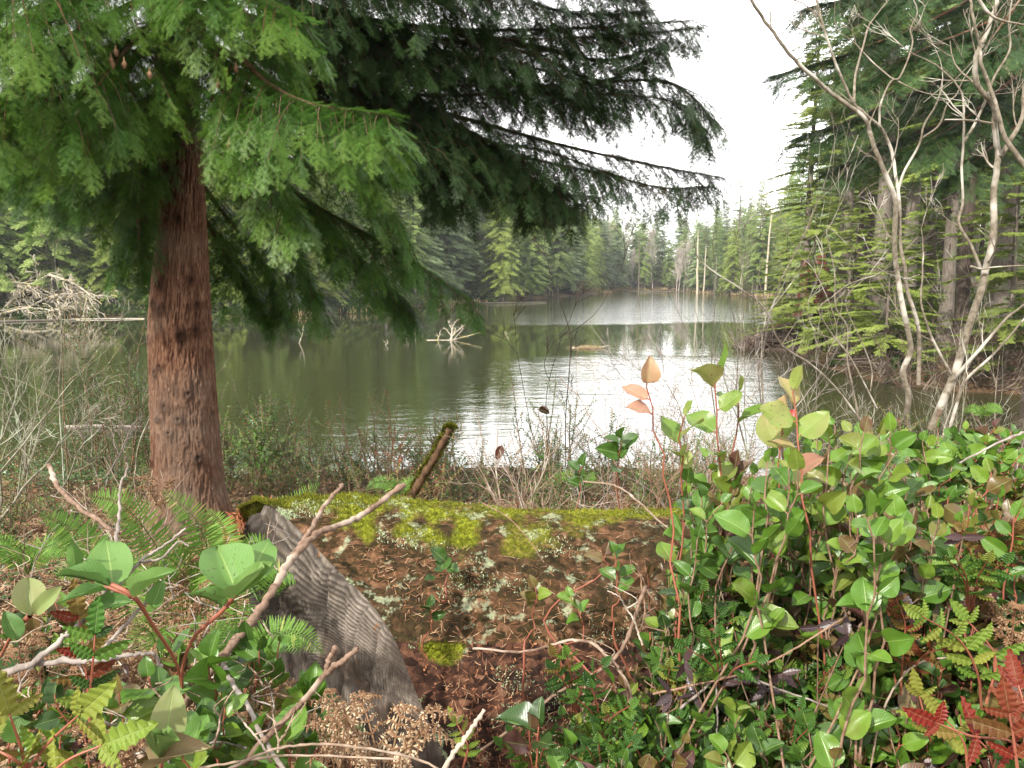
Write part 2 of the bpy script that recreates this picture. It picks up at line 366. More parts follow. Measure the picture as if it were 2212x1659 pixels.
def protos():
    global CON
    CON = {
     'fir_a': conifer(27, 4.8, 1, .07, 420, .32, .28, slen=1.15, mat='mid', shape=.62), 'fir_b': conifer(30, 5.2, 2, .12, 440, .38, .22, slen=1.15, mat='mid', gap=.22, stubs=10, shape=.6),
     'fir_c': conifer(24, 4.2, 3, .04, 380, .25, .35, slen=1.1, mat='dark', shape=.8), 'pine': conifer(25, 6.2, 4, .05, 440, .26, .26, .34, slen=1.2, mat='blue', shape=.45, gap=.2, flat=.4, tiltout=1.3),
     'yel': conifer(23, 5.0, 5, .10, 360, .42, .15, slen=1.1, mat='yellow', gap=.27, stubs=14, shape=.6), 'slim': conifer(29, 3.4, 6, .20, 400, .35, .2, mat='mid', gap=.2, stubs=18, shape=.6),
     'dark': conifer(26, 5.0, 7, .06, 420, .4, .2, slen=1.15, mat='dark', gap=.1, shape=.65), 'lone': conifer(27, 2.4, 8, .25, 150, .15, .2, mat='blue', gap=.45, stubs=16),
     'hem_a': conifer(28, 4.4, 9, .26, 200, .16, .04, .24, SPR_MID, .82, .40, .55, .45, mat='yellow', stubs=40, bark=M_bark_grey, flat=.95),
     'hem_b': conifer(30, 4.6, 10, .34, 200, .20, .02, .24, SPR_MID, .82, .46, .5, .48, mat='mid', stubs=40, bark=M_bark_grey, flat=.95),
     'hem_c': conifer(29, 4.6, 11, .42, 190, .25, .05, .34, SPR_MID, 1.0, .36, .5, .25, mat='dark', stubs=60, bark=M_bark_dark, flat=.9),
     'low': conifer(9, 3.6, 12, .06, 110, .14, .05, .20, SPR_MID, .60, .12, .55, .25, mat='yellow', stubs=6, flat=.95),
    }
    for o in CON.values(): o['_used'] = 0
protos()
def place(kind, x, y, label, group=None, s=1.0, rz=None, cat='tree', z=None, tilt=(0, 0)):
    src = CON[kind]; o = src if not src['_used'] else copy_tree(src)
    src['_used'] = 1
    if '_used' in o and o is not src: del o['_used']
    o.location = (x, y, (float(H(x, y)) if z is None else z)-.05); o.scale = (s, s, s)
    o.rotation_euler = (tilt[0], tilt[1], random.uniform(0, 6.28) if rz is None else rz)
    return tag(o, label, cat, group)
def uat(u, y): return (u-1106)/F0*y/1.0

# ---- trees one can tell apart, at the water's edge
PX = lambda u, y: (u-1106)/F0*y*.985
occupied = []
def hero(kind, u, y, label, **kw): 
    x = PX(u, y); occupied.append((x, y)); return place(kind, x, y, label, **kw)
hero('yel', 1088, 134, 'yellow green conifer with a pale leaning trunk standing at the wooded point', s=.98, tilt=(0, .05))
hero('pine', 968, 132, 'broad pale bluish conifer behind the rounded shrubs left of the point', s=1.0)
hero('pine', 905, 124, 'pale bluish conifer half hidden behind the end of the dark drooping branch', s=.92)
hero('dark', 1030, 146, 'dark conifer in shade between the pale bluish one and the yellow green one', s=.95)
hero('fir_a', 1150, 150, 'full green conifer just right of the yellow green tree at the point', s=.88)
hero('fir_b', 1205, 166, 'mid green conifer above the dark shrubs of the left shore', s=.86)
hero('yel', 1262, 186, 'yellow green conifer by the thin bare pole at the bend of the shore', s=.86)
hero('fir_a', 1240, 190, 'rounded green conifer behind the thin bare pole at the bend', s=.92)
hero('fir_c', 1432, 262, 'dark pointed spruce between the pale bare trees at the far end of the lake', s=.98)
hero('lone', 1594, 214, 'lone thin conifer with a sparse top rising above all its neighbours against the sky', s=1.42, z=-1.2)
hero('yel', 1586, 190, 'bright yellow green conifer behind the leaning dead posts', s=.72)
hero('slim', 1547, 214, 'slim dark conifer left of the lone sparse topped one', s=.85)
hero('fir_b', 1640, 180, 'pale green conifer right of the lone sparse topped one', s=.90)
hero('yel', 232, 84, 'yellow green conifer with a straight grey trunk on the left shore', s=.85)
hero('slim', 700, 118, 'conifer behind the pale bare trunk seen through the lower drooping branches', s=.9)
# ---- rows of forest behind
GR = 'conifers of the far forest'
LB = {'L': 'green conifer in the dense forest along the left shore', 'F': 'hazy conifer in the forest behind the far end of the lake', 'R': 'conifer in the forest beyond the right shore'}
r_ = np.random.default_rng(3); cnt = {'L': 0, 'F': 0, 'R': 0}
cand = []
for _ in range(9000):
    y = r_.uniform(58, 330); x = r_.uniform(-.74, .74)*y*1.02
    cand.append((x, y))
cand = np.array(cand); sdv = lake_sd(cand[:, 0], cand[:, 1])
for (x, y), sd in sorted(zip(map(tuple, cand), sdv), key=lambda q: q[1]):
    if sd < 2.6 or sd > 46: continue
    zone = 'F' if (y > 205) else ('R' if x > 20 and y < 205 else 'L')
    if x > 0 and y < 100: continue
    u = 1106+x/y*F0
    mind = {'L': 4.3, 'F': 5.6, 'R': 5.0}[zone]*(1+sd*.015)
    if zone == 'F' and y > 262 and 1270 < u < 1520 and sd < 5: continue
    if cnt[zone] >= {'L': 150, 'F': 60, 'R': 36}[zone]: continue
    if any((x-a)**2+(y-b)**2 < mind**2 for a, b in occupied): continue
    occupied.append((x, y)); cnt[zone] += 1
    kd = r_.choice(['fir_a', 'fir_b', 'fir_c', 'pine', 'yel', 'slim', 'dark'], p=[.24, .2, .06, .12, .26, .09, .03])
    s = r_.uniform(.72, 1.02)*(1.0 if zone != 'F' else .92)
    if 1480 < u < 1560 and zone == 'F': s *= .9
    place(kd, x, y, LB[zone], 'conifers of the '+{'L': 'left shore', 'F': 'far end', 'R': 'right shore beyond'}[zone], s)

# ---- right bank: tall hemlocks with bare grey trunks
def right_tree(kind, u, y, label, **kw):
    return place(kind, PX(u, y), y, label, **kw)
right_tree('hem_b', 1905, 40, 'thick dark straight trunk in the middle of the right hand forest', s=1.0, rz=1)
right_tree('hem_a', 1822, 44, 'grey trunk left of the thick dark one, with yellow green tiers of branches', s=1.0, rz=2)
right_tree('hem_c', 1876, 52, 'slender dark trunk touching the thick dark one on its left', s=.9)
right_tree('hem_c', 1857, 58, 'thinner dark trunk, second to the left of the thick dark one', s=.85)
right_tree('hem_b', 1965, 42, 'rough grey trunk right of the thick dark one, behind the bare stems', s=.95, rz=4)
right_tree('hem_a', 2055, 33, 'pair of pale grey trunks low in the shade, the left one', s=.78, rz=5)
right_tree('hem_c', 2086, 31, 'pair of pale grey trunks low in the shade, the right one', s=.78)
right_tree('hem_b', 2160, 36, 'shady hemlock at the right behind the thick leaning pale stem', s=.95, rz=3)
right_tree('hem_c', 2010, 50, 'slim trunk deep in the forest between the rough grey one and the pair', s=.9)
right_tree('hem_a', 2240, 34, 'hemlock at the picture edge with dull yellow green tiers', s=.9, rz=2.2)
right_tree('hem_a', 1745, 55, 'hemlock with layered yellow green branches reaching over the water behind the red stump', s=.85, rz=0.4)
right_tree('low', 1760, 43, 'small hemlock with flat tiers hanging over the water beside the red stump', s=1.0, rz=1.2)
right_tree('low', 1850, 36, 'young hemlock with flat green tiers behind the tangle of bare shrubs', s=.85, rz=2.0)
right_tree('low', 1930, 33, 'low dark green young hemlock under the thick dark trunk', s=.75, rz=3.4)
right_tree('low', 2190, 29, 'young hemlock with yellow green tiers right of the leaning pale stem', s=.95, rz=5.2)
right_tree('low', 2020, 38, 'young hemlock filling the gap left of the pair of pale grey trunks', s=.8, rz=.9)
right_tree('low', 1700, 62, 'small pale green hemlock leaning over the water farthest along the right bank', s=1.0, rz=4.1)
rr = np.random.default_rng(12)
for q in range(26):
    u = rr.uniform(1690, 2330); y = rr.uniform(56, 110)
    if lake_sd(PX(u, y), y) < 3: continue
    place(['hem_c', 'hem_b', 'hem_a', 'hem_c'][q % 4], PX(u, y), y, 'tall hemlock deep in the shady forest of the right bank', 'hemlocks deep in the right bank forest', rr.uniform(.75, 1.0))
for kx in list(CON):
    if not CON[kx]['_used']: print('unused', kx)
    if '_used' in CON[kx]: del CON[kx]['_used']

# ================================================================ far shores: undergrowth, bare trees, dead wood
M_shrub = foliage('shore_shrub_leaves', [(0, (.030, .055, .014)), (.35, (.085, .135, .030)), (.6, (.20, .22, .055)), (.8, (.28, .19, .09)), (1, (.34, .24, .14))], .25)
M_strawy = foliage('dry_sedge', [(0, (.16, .13, .05)), (.5, (.42, .28, .14)), (1, (.60, .50, .30))], .3)
LEAFQ = (np.array([[0, 0, 0], [.28, .5, .05], [0, 1, 0], [-.28, .5, .05]], float), np.array([[0, 1, 2, 3]]), np.zeros((4, 2)), np.zeros(4))
def leaf_cloud(mb, C, rad, n, size, tint, r, squash=.8, tv=.12):
    """n small leaves spread through the outer part of a lumpy mound"""
    d = rnd_dirs(n, r); d[:, 2] = np.abs(d[:, 2])
    q = r.uniform(.55, 1.0, n)**.5*(1+.28*fbm(d*2.1+np.array(C)*.3, 3, 3))
    P = np.array(C)+d*q[:, None]*np.array([rad, rad, rad*squash])
    D = d+r.normal(0, .6, (n, 3)); mb.inst(LEAFQ, frames(D, rnd_dirs(n, r), size*r.uniform(.6, 1.3, n)), P, np.clip(tint+r.normal(0, tv, n), 0, 1))
r = np.random.default_rng(21)
mb = MB()
for _ in range(4200):
    y = r.uniform(60, 290) if _ < 2600 else r.uniform(68, 125); x = r.uniform(-.74, .72)*y if _ < 2600 else r.uniform(-.74, -.10)*y
    sd = float(lake_sd(x, y))
    if not (-.2 < sd < 9) or (x > 0 and y < 190) : continue
    z = float(H(x, y)); u = 1106+x/y*F0
    straw = 1260 < u < 1500
    leaf_cloud(mb, (x, y, z-.1), r.uniform(.8, 2.4)*(1 if sd > 1.5 else .5)*(.75 if x < -20 else 1), 190, .30+.0012*y, .75 if straw and r.random() < .6 else r.choice([.12, .3, .38, .5, .62], p=[.3, .3, .2, .12, .08]), r, .7)
for _ in range(700):
    y = r.uniform(25, 64); x = r.uniform(12, 50); sd = float(lake_sd(x, y))
    if not (.3 < sd < 14) or x/y > .8: continue
    leaf_cloud(mb, (x, y, float(H(x, y))-.1), r.uniform(.4, 1.1), 170, .16, r.choice([.08, .2, .3, .5], p=[.35, .35, .2, .1]), r, .7)
tag(mb.build('undergrowth', M_shrub), 'low mixed undergrowth along the lake shores', 'undergrowth', kind='stuff')
mb = MB()
for _ in range(2200):
    y = r.uniform(66, 285); x = r.uniform(-.74, .4)*y; sd = float(lake_sd(x, y))
    if not (-1.2 < sd < 1.6): continue
    u = 1106+x/y*F0
    if not (1290 < u < 1660 or r.random() < .3): continue
    n = 24; P = np.array([x, y, max(float(H(x, y)), WZ)-.05])+np.stack([r.normal(0, .8, n), r.normal(0, .5, n), np.zeros(n)], -1)
    D = np.stack([r.normal(0, .35, n), r.normal(0, .35, n), np.ones(n)], -1); mb.inst(LEAFQ, frames(D, rnd_dirs(n, r), r.uniform(.4, 1.1, n), .22), P, r.uniform(.2, 1, n))
tag(mb.build('sedge', M_strawy), 'dry orange and straw coloured sedge at the water line', 'sedge', kind='stuff')

# far-off wood behind the rows that can be told apart
mb = MB(); tk = MB(); n_ = 0
while n_ < 420:
    y = r.uniform(80, 430); x = r.uniform(-.80, .80)*y; sd = float(lake_sd(x, y))
    if sd < 22 or sd > 110 or (x > 0 and y < 110): continue
    n_ += 1; hgt = r.uniform(19, 28); rad = r.uniform(3.2, 5.0); m = 330; t = r.uniform(0, 1, m)**.85; az = r.uniform(0, 6.28, m); q = rad*(1-t)**.65*r.uniform(.35, 1, m)
    z0 = float(H(x, y)); c_, s_ = np.cos(az), np.sin(az)
    P = np.stack([x+c_*q, y+s_*q, z0+hgt*(.03+.97*t)-q*.2], -1); D = np.stack([c_, s_, r.uniform(-.7, .0, m)], -1)
    mb.inst(SPR_FAR[n_ % 4], frames(D, np.array([0, 0, 1.0])+np.stack([c_, s_, 0*c_], -1)*.9+r.normal(0, .4, (m, 3)), 1.9*(1-t*.5), 2.2*(1-t*.5)), P, np.clip(.25+.5*r.random()+r.normal(0, .12, m), 0, 1))
tag(mb.build('distant_woods', FIR['mid']), 'distant conifer woods closing the view behind the shore trees', 'woods', kind='stuff')

def grow(mb, p, d, L, r0, lev, r, nseg=7, split=4, spread=.6, crook=.18, up=.25, taper=.25, sides=5, tint=.5, lenf=(.45, .75), start=.3, rmin=.0):
    """one crooked stem with side shoots, recursively"""
    P = [np.array(p, float)]; d = np.array(d, float)/np.linalg.norm(d); dirs = [d]
    for i in range(nseg):
        d = d+r.normal(0, crook, 3)+np.array([0, 0, up*.25]); d /= np.linalg.norm(d); P.append(P[-1]+d*L/nseg); dirs.append(d)
    P = np.array(P); tube(mb, P, max(r0, rmin), max(r0*taper, rmin), max(3, sides), tint+r.uniform(-.08, .08), cap=False)
    if lev <= 0: return P
    for i in range(split):
        t = r.uniform(start, 1.0); k_ = min(nseg-1, int(t*nseg)); f = t*nseg-k_; b = P[k_]*(1-f)+P[k_+1]*f
        a = nrm(np.cross(dirs[k_], rnd_dirs(1, r)[0])); d2 = dirs[k_]*math.cos(spread)+a*math.sin(spread)*r.uniform(.7, 1.3)
        grow(mb, b, d2, L*r.uniform(*lenf)*(1.15-t*.5), r0*(1-t*(1-taper))*.62, lev-1, r, max(3, nseg-2), split, spread, crook, up, taper, sides-1, tint, lenf, .15, rmin)
    return P

# pale bare trees at the far end
def bare_tree(u, y, h, seed, label, group=None, stems=1, spread=.42, r0=.17, lean=0, mat=None, v=None):
    r = np.random.default_rng(seed); t = MB(); c = MB()
    x = PX(u, y) if v is None else WP(u, v)[0]
    for s_ in range(stems):
        d = np.array([lean+r.normal(0, .09), r.normal(0, .06), 1]); b = np.array([r.normal(0, .5*(stems > 1)), r.normal(0, .3*(stems > 1)), -1.0])
        H_ = h*r.uniform(.85, 1.05); P = b+np.cumsum(np.vstack([[0, 0, 0], nrm(np.tile(d, (8, 1))+r.normal(0, .05, (8, 3)))*H_/8]), 0)
        tube(t, P, r0, r0*.25, 6, cap=False)
        for q in range(26):
            tt = r.uniform(.25, 1)**.8; k_ = min(7, int(tt*8)); f = tt*8-k_; bb = P[k_]*(1-f)+P[k_+1]*f; a = r.uniform(0, 6.28)
            grow(c, bb, (math.cos(a)*spread, math.sin(a)*spread, 1), H_*r.uniform(.16, .34)*(1.2-tt*.6), r0*.42*(1.2-tt), 2, r, 5, 4, .5, .12, .5, .4, 4, rmin=.028)
    root = empty('bare_tree'); t.build('trunk', mat or M_pale, root, True); c.build('branches', mat or M_pale, root)
    root.location = (x, y, float(H(x, y))); return tag(root, label, 'tree', group)
for i, (u, h, st, ln) in enumerate([(1300, 17, 2, 0), (1313, 19, 2, .02), (1328, 18, 3, -.02), (1341, 15, 1, 0), (1356, 21, 1, .0), (1366, 13, 1, .16), (1395, 17, 2, .05), (1412, 18, 1, -.02), (1384, 9, 1, .35)]):
    bare_tree(u, 252, h, 60+i, ['tall bare pale tree at the left end of the white grove, far shore', 'double bare white tree second in the far grove', 'bushy bare white tree with three stems in the far grove', 'thin bare stem between the bushy and the tallest white tree', 'tallest single bare white tree in the middle of the far grove',
      'slim leaning bare stem right of the tallest white one', 'bare white tree with arching crown near the right end of the far grove', 'bare pale tree last at the right of the far grove', 'short bare tree leaning strongly to the right over the far sedge'][i], 'pale bare trees of the far grove', st, lean=ln, r0=.15)
for i, (u, h) in enumerate([(1466, 14), (1482, 16), (1492, 12)]):
    bare_tree(u, 238, h, 80+i, ['bare pinkish tree at the point right of the dark spruce', 'tallest bare pinkish tree beside the broken trunk at the point', 'small bare tree at the tip of the far point'][i], 'bare trees of the far point', 2, r0=.14, lean=.03)

def pole(u, v, h, rad, label, lean=(0, 0), name='snag', cat='dead tree', mat=None, group=None, broken=True, seed=1, limbs=0, z=WZ):
    p = WP(u, v, z); r = np.random.default_rng(seed); m = MB(); n = 9; t = np.linspace(0, 1, n)
    P = np.stack([lean[0]*h*t+r.normal(0, .01*h*.4, n), lean[1]*h*t, -1+t*(h+1)], -1)
    rad_ = rad*(1.25-.75*t); rad_[-1] *= .35 if broken else .5
    tube(m, P, rad_, sides=9)
    if broken:
        for q in range(3):
            a = q*2.1; b = P[-2]+np.array([math.cos(a), math.sin(a), 0])*rad*.35; tube(m, [b, b+np.array([0, 0, rad*r.uniform(3, 7)])], rad*.3, rad*.05, 4)
    o = m.build(name, mat or M_bleach, None, True)
    if limbs:
        for q in range(limbs):
            l = MB(); tt = r.uniform(.2, .95); b = P[0]*(1-tt)+P[-1]*tt; a = r.uniform(0, 6.28); ll = r.uniform(.15, .4)*min(h, 5)*.6
            tube(l, [b, b+np.array([math.cos(a)*ll, math.sin(a)*ll*.6, ll*.1]), b+np.array([math.cos(a)*ll*1.7, math.sin(a)*ll, -ll*.1])], rad*.35, rad*.12, 4)
            l.build('limb', mat or M_bleach, o)
    o.location = p; return tag(o, label, cat, group)
pole(1506, 634, 17, .28, 'tall split dead trunk at the far point among bare trees', (-.02, 0), limbs=6)
pole(1520, 634, 13, .20, 'slim dead trunk right beside the split one at the far point', (.02, 0), seed=3, limbs=3)
pole(1545, 634, 10, .16, 'short orange stub right of the two dead trunks at the far point', (.0, 0), seed=4, mat=M_bleach)
pole(1602, 637, 7.5, .17, 'short upright dead post in the reeds left of the strongly leaning one', (.0, 0), seed=5)
pole(1621, 638, 12, .26, 'grey dead post leaning strongly to the right at the far right shore', (.22, 0), seed=6)
pole(1652, 640, 22, .24, 'very tall thin bleached pole at the far right shore', (.035, 0), seed=7, limbs=3)
pole(1700, 636, 8.5, .17, 'three dead posts side by side, the left one', (-.03, 0), seed=8); pole(1706, 636, 9, .19, 'three dead posts side by side, the middle one', (.0, 0), seed=9); pole(1712, 636, 8.5, .17, 'three dead posts side by side, the right one', (.02, 0), seed=10)
pole(1217, 634, 17, .13, 'thin bare pole rising from the water in front of the left shore', (.0, 0), seed=11)
pole(1378, 652, 12, .12, 'young dead tree with short bare twigs standing in the middle of the rippled water', (.01, 0), seed=12, limbs=18, mat=M_bark_grey)
pole(697, 650, 13, .22, 'orange tinted bare trunk on the left shore right of the hemlock trunk', (.0, 0), seed=13)
pole(712, 648, 20, .42, 'thick pale bare trunk next to the orange tinted one', (-.01, 0), seed=14, mat=M_pale)
pole(28, 684, 12, .42, 'pale broken trunk behind the fallen bleached tree at the far left', (.01, 0), seed=15, mat=M_pale, limbs=4)
pole(113, 684, 24, .48, 'tall pinkish trunk left of the mossy leaning one', (-.03, 0), seed=16, mat=M_pale, limbs=3)
pole(148, 682, 24, .52, 'tall mossy pale trunk leaning left above the fallen bleached tree', (-.05, 0), seed=17, limbs=4)
pole(172, 682, 16, .14, 'thin white stem between the leaning pale trunk and the grey one', (-.01, 0), seed=18, mat=M_pale)
pole(226, 682, 14, .50, 'stout grey trunk with a hanging broken branch on the left shore', (.0, 0), seed=19, mat=M_bark_grey)
for i, (u, hh) in enumerate([(478, 14), (497, 15), (558, 12), (580, 14), (625, 10), (655, 12), (760, 13), (835, 10)]):
    pole(u, 676 if u < 700 else 669 if u < 800 else 663, hh+4, .24, 'pale bare trunk on the left shore mirrored in the calm water', (r.normal(0, .02), 0), seed=30+i, mat=M_pale, group='pale trunks of the left shore')

# fallen bleached tree, far left
def dead_bush(name, c, size, n, seed, label, cat, mat, r0=.05, flatten=.7, up=.1, rmin=.012, lev=2, dirs=None):
    r = np.random.default_rng(seed); m = MB()
    for q in range(n):
        d = rnd_dirs(1, r)[0]; d[2] = abs(d[2])*flatten
        if dirs is not None: d = d*.6+np.array(dirs)
        grow(m, (r.normal(0, size*.12), r.normal(0, size*.08), -.1), d, size*r.uniform(.6, 1.1), r0*r.uniform(.6, 1.2), lev, r, 6, 4, .7, .2, up, .3, 4, rmin=rmin)
    o = m.build(name, mat); o.location = c; return tag(o, label, cat)
p = WP(62, 690); fb = MB(); rr = np.random.default_rng(5)
for (a, b, rad) in [((-4, 1, .2), (2.5, 0, 4.6), .16), ((2.5, 0, 4.6), (8.2, -1, 1.6), .11), ((-3, 0, .5), (3.5, -1, .9), .14), ((-5, 0, 3.0), (1, 0, 3.6), .12), ((0, 0, 1.2), (5.5, 0, 2.7), .10)]:
    a = np.array(a, float); b = np.array(b, float); P = curve([a, (a+b)/2+np.array([0, 0, .5]), b], 8); tube(fb, P, rad, rad*.4, 6)
    for q in range(16):
        t = rr.uniform(.05, 1); c = a*(1-t)+b*t; d = nrm(b-a)*.6+np.array([rr.normal(0, .5), rr.normal(0, .4), rr.uniform(-1.0, .5)])
        grow(fb, c, d, rr.uniform(1.0, 2.4), .06, 2, rr, 5, 4, .6, .22, -.5, .4, 4, rmin=.022)
o = fb.build('fallen_tree', M_bleach); o.location = (p[0], p[1], p[2]); tag(o, 'bleached fallen tree with a dense mass of bare twigs at the far left shore', 'fallen tree')
def floatlog(u1, v1, u2, v2, rad, label, mat=None, name='floating_log', cat='log'):
    a, b = WP(u1, v1), WP(u2, v2); m = MB(); P = curve([a*0, (b-a)*.5+np.array([0, 0, .03]), b-a], 9); tube(m, P, rad, rad*.7, 8)
    o = m.build(name, mat or M_bleach, None, True); o.location = a+np.array([0, 0, rad*.35]); return tag(o, label, cat)
floatlog(-40, 697, 165, 692, .13, 'long half sunk log along the left shore with yellow moss', M_bark_grey); floatlog(150, 691, 312, 689, .09, 'thin pale log floating just right of the long mossy one')
floatlog(1010, 656, 1180, 653, .09, 'thin log lying in the water at the foot of the yellow green tree', M_bark_grey); floatlog(1330, 629, 1500, 630, .09, 'long thin log floating before the far sedge', M_bark_grey)
floatlog(1380, 633, 1425, 634, .07, 'short log floating right in front of the far white grove', M_bark_grey)

# drowned root and small sticks in the calm water
p = WP(975, 735); m = MB(); rr = np.random.default_rng(9)
for (a, b, rad) in [((0, 0, -.3), (.1, 0, .95), .11), ((-.35, 0, -.05), (2.1, .3, .55), .05), ((-.1, 0, .1), (1.0, 0, 1.1), .05), ((.1, 0, .7), (-.25, 0, 1.35), .035), ((0, 0, .7), (.45, .1, 1.5), .03), ((-1.0, 0, -.1), (-.7, .1, .75), .04), ((-1.7, 0, 0), (.4, 0, .04), .04), ((.1, 0, 0), (.9, 0, .85), .03), ((0, 0, .3), (-.5, 0, .9), .04), ((0, .1, .2), (.3, 0, .8), .05)]:
    a, b = np.array(a, float), np.array(b, float); tube(m, curve([a, (a+b)/2+rr.normal(0, .04, 3), b], 6), rad, rad*.35, 6)
    for q in range(6):
        t = rr.uniform(.3, 1); c = a*(1-t)+b*t; tube(m, [c, c+rr.normal(0, .14, 3)+np.array([0, 0, .08])], .018, .008, 4)
o = m.build('drowned_root', M_bleach); o.location = p; tag(o, 'bleached tangled root sticking out of the green water in the middle', 'driftwood')
def stick(u, v, h, rad, lean, label, bend=.15, seed=0):
    p = WP(u, v); m = MB(); rr = np.random.default_rng(seed); tube(m, curve([(0, 0, -.5), (lean*.2, 0, 0), (lean*.4+bend, 0, h*.5), (lean, 0, h)], 8), rad, rad*.5, 6)
    if seed % 2: tube(m, [(lean*.5, 0, h*.5), (lean*.5-.15, 0, h*.8)], rad*.5, rad*.3, 4)
    o = m.build('drowned_stick', M_bleach); o.location = p; return tag(o, label, 'stick')
stick(644, 741, 1.15, .05, .4, 'tall crooked white stick leaning right, alone in the calm water', seed=1); stick(832, 746, .34, .035, .1, 'short forked white stub nearest to us in the calm water', seed=3)
stick(876, 735, .52, .03, .12, 'thin white stick left of the little pair of stubs', seed=5); stick(897, 722, .62, .04, 0, 'taller of the two upright white stubs left of the drowned root', .02, 2)
stick(905, 722, .5, .035, .05, 'shorter of the two upright white stubs left of the drowned root', .02, 4); stick(912, 722, .4, .03, 0, 'small white stub just right of the upright pair', .02, 6)
stick(875, 722, .35, .03, 0, 'tiny white stub left of the upright pair', .02, 8); stick(1092, 724, .3, .035, .12, 'small curved stub alone right of the drowned root', seed=7)
for i, du in enumerate((0, 7, 13)): stick(1180+du, 641, 1.5, .10, .15*(i-1), ['three white stubs at the foot of the left shore, left one', 'three white stubs at the foot of the left shore, middle one', 'three white stubs at the foot of the left shore, right one'][i], .05, 10+i)
# grass islet
p = WP(1268, 752); m = MB(); n = 700; rr = np.random.default_rng(4); P = np.stack([rr.normal(0, .42, n), rr.normal(0, .25, n), np.zeros(n)], -1)
m.inst(LEAFQ, frames(np.stack([rr.normal(0, .8, n), rr.normal(0, .8, n), np.full(n, .7)], -1), rnd_dirs(n, rr), rr.uniform(.1, .28, n), .05), P, rr.uniform(.5, 1, n))
isl = empty('grass_tuft'); m.build('blades', M_strawy, isl); m2 = MB(); tube(m2, curve([(-.9, 0, .0), (0, 0, .04), (.6, 0, .03), (1.35, .1, .16)], 9), .06, .02, 6); m2.build('snag', M_bleach, isl, True)
isl.location = p; tag(isl, 'straw coloured grass tuft on a floating snag at the edge of the ripples', 'grass tuft')

# ---- right bank: beaver lodge like heap of sticks and the hollow red stump
p = WP(1720, 752); m = MB(); rr = np.random.default_rng(17); M_heap = wood('wet_sticks', (.13, .09, .07), (.06, .04, .03), 9, (.24, .19, .15), stretch=1)
for q in range(950):
    a = rr.uniform(0, 6.28); q_ = rr.uniform(0, 1)**.6; c = np.array([math.cos(a)*q_*3.6, math.sin(a)*q_*2.4, (1-q_**1.6)*1.75*rr.uniform(.55, 1)-.05])
    if c[0] > 0: c[2] += c[0]*.25
    d = nrm(np.array([math.cos(a+rr.normal(0, .9)), math.sin(a+rr.normal(0, .9))*.8, -.35*q_+rr.normal(0, .18)])); l = rr.uniform(.3, 1.0)
    tube(m, [c-d*l, c+rr.normal(0, .03, 3), c+d*l], rr.uniform(.015, .045), rr.uniform(.01, .03), 4, rr.uniform(0, 1), cap=False)
hp = empty('stick_heap'); m.build('sticks', M_heap, hp); base = MB()
a = np.linspace(0, 2*np.pi, 28, endpoint=False); rings = []
for z, q in ((-.8, 1.15), (.0, 1.0), (.6, .8), (1.1, .5), (1.4, .1)): rings.append(np.stack([np.cos(a)*q*3.3, np.sin(a)*q*2.2, np.full(28, z)+np.clip(np.cos(a), 0, 1)*q*.7*(z > 0)], -1))
V = np.concatenate(rings); V += fbm(V*1.3, 3, 2)[:, None]*.25; i = np.arange(4)[:, None]*28; j = np.arange(28)[None]; jn = (j+1) % 28
base.add(V, np.stack([i+j, i+jn, i+28+jn, i+28+j], -1).reshape(-1, 4)); base.build('mud', wood('mud', (.06, .04, .03), (.03, .02, .016), 8, stretch=1), hp, True)
hp.location = p; tag(hp, 'dark brown heap of sticks and mud rising from the water at the right bank', 'stick heap')
m = MB(); tube(m, curve([(-.9, 0, .3), (-.3, 0, .9), (.5, 0, 1.3)], 6), .13, .07, 7); o = m.build('broken_log', wood('red_wood', (.33, .10, .045), (.14, .04, .02), 12, stretch=.3)); o.location = WP(1668, 742); tag(o, 'reddish broken log leaning on the left side of the stick heap', 'log')
M_redwood = wood('red_rot', (.13, .042, .022), (.035, .014, .010), 9, (.10, .075, .05), stretch=.2, dist=.05)
px, py = PX(1762, 49), 49.0; zb = float(H(px, py)); m = MB(); n = 26; a = np.linspace(0, 2*np.pi, n, endpoint=False); zz = np.linspace(-.3, 4.6, 14)
V = []
for z in zz:
    rad = 1.0-.05*z+.5*math.exp(-z*1.6); q = rad*(1+.16*np.cos(a*5+z*.3)+.08*np.cos(a*11+z)); V.append(np.stack([np.cos(a)*q, np.sin(a)*q, np.full(n, z)+(.5*np.sin(a*3)+.3*np.sin(a*7) if z > 4.3 else 0)], -1))
for z in zz[::-1][:13]:
    rad = .78-.04*z+.3*math.exp(-z*1.6); q = rad*(1+.14*np.cos(a*5)); V.append(np.stack([np.cos(a)*q, np.sin(a)*q, np.full(n, z)+(.45*np.sin(a*3)+.25*np.sin(a*7) if z > 4.3 else 0)], -1))
V = np.concatenate(V); k_ = len(V)//n; i = np.arange(k_-1)[:, None]*n; j = np.arange(n)[None]; jn = (j+1) % n
Fs = np.stack([i+j, i+jn, i+n+jn, i+n+j], -1).reshape(-1, 4); keep = []
for f in Fs:                                   # two openings burnt into the side that faces the lake
    c = V[f].mean(0); an = math.atan2(c[1], c[0]); hole = abs((an+1.9+np.pi) % (2*np.pi)-np.pi) < .42 and (1.0 < c[2] < 2.0 or 2.9 < c[2] < 3.8)
    if not hole: keep.append(f)
m.add(V, np.array(keep)); o = m.build('hollow_stump', M_redwood, None, True); o.location = (px, py, zb); tag(o, 'tall hollow red rotten stump with dark openings on the right bank', 'stump')
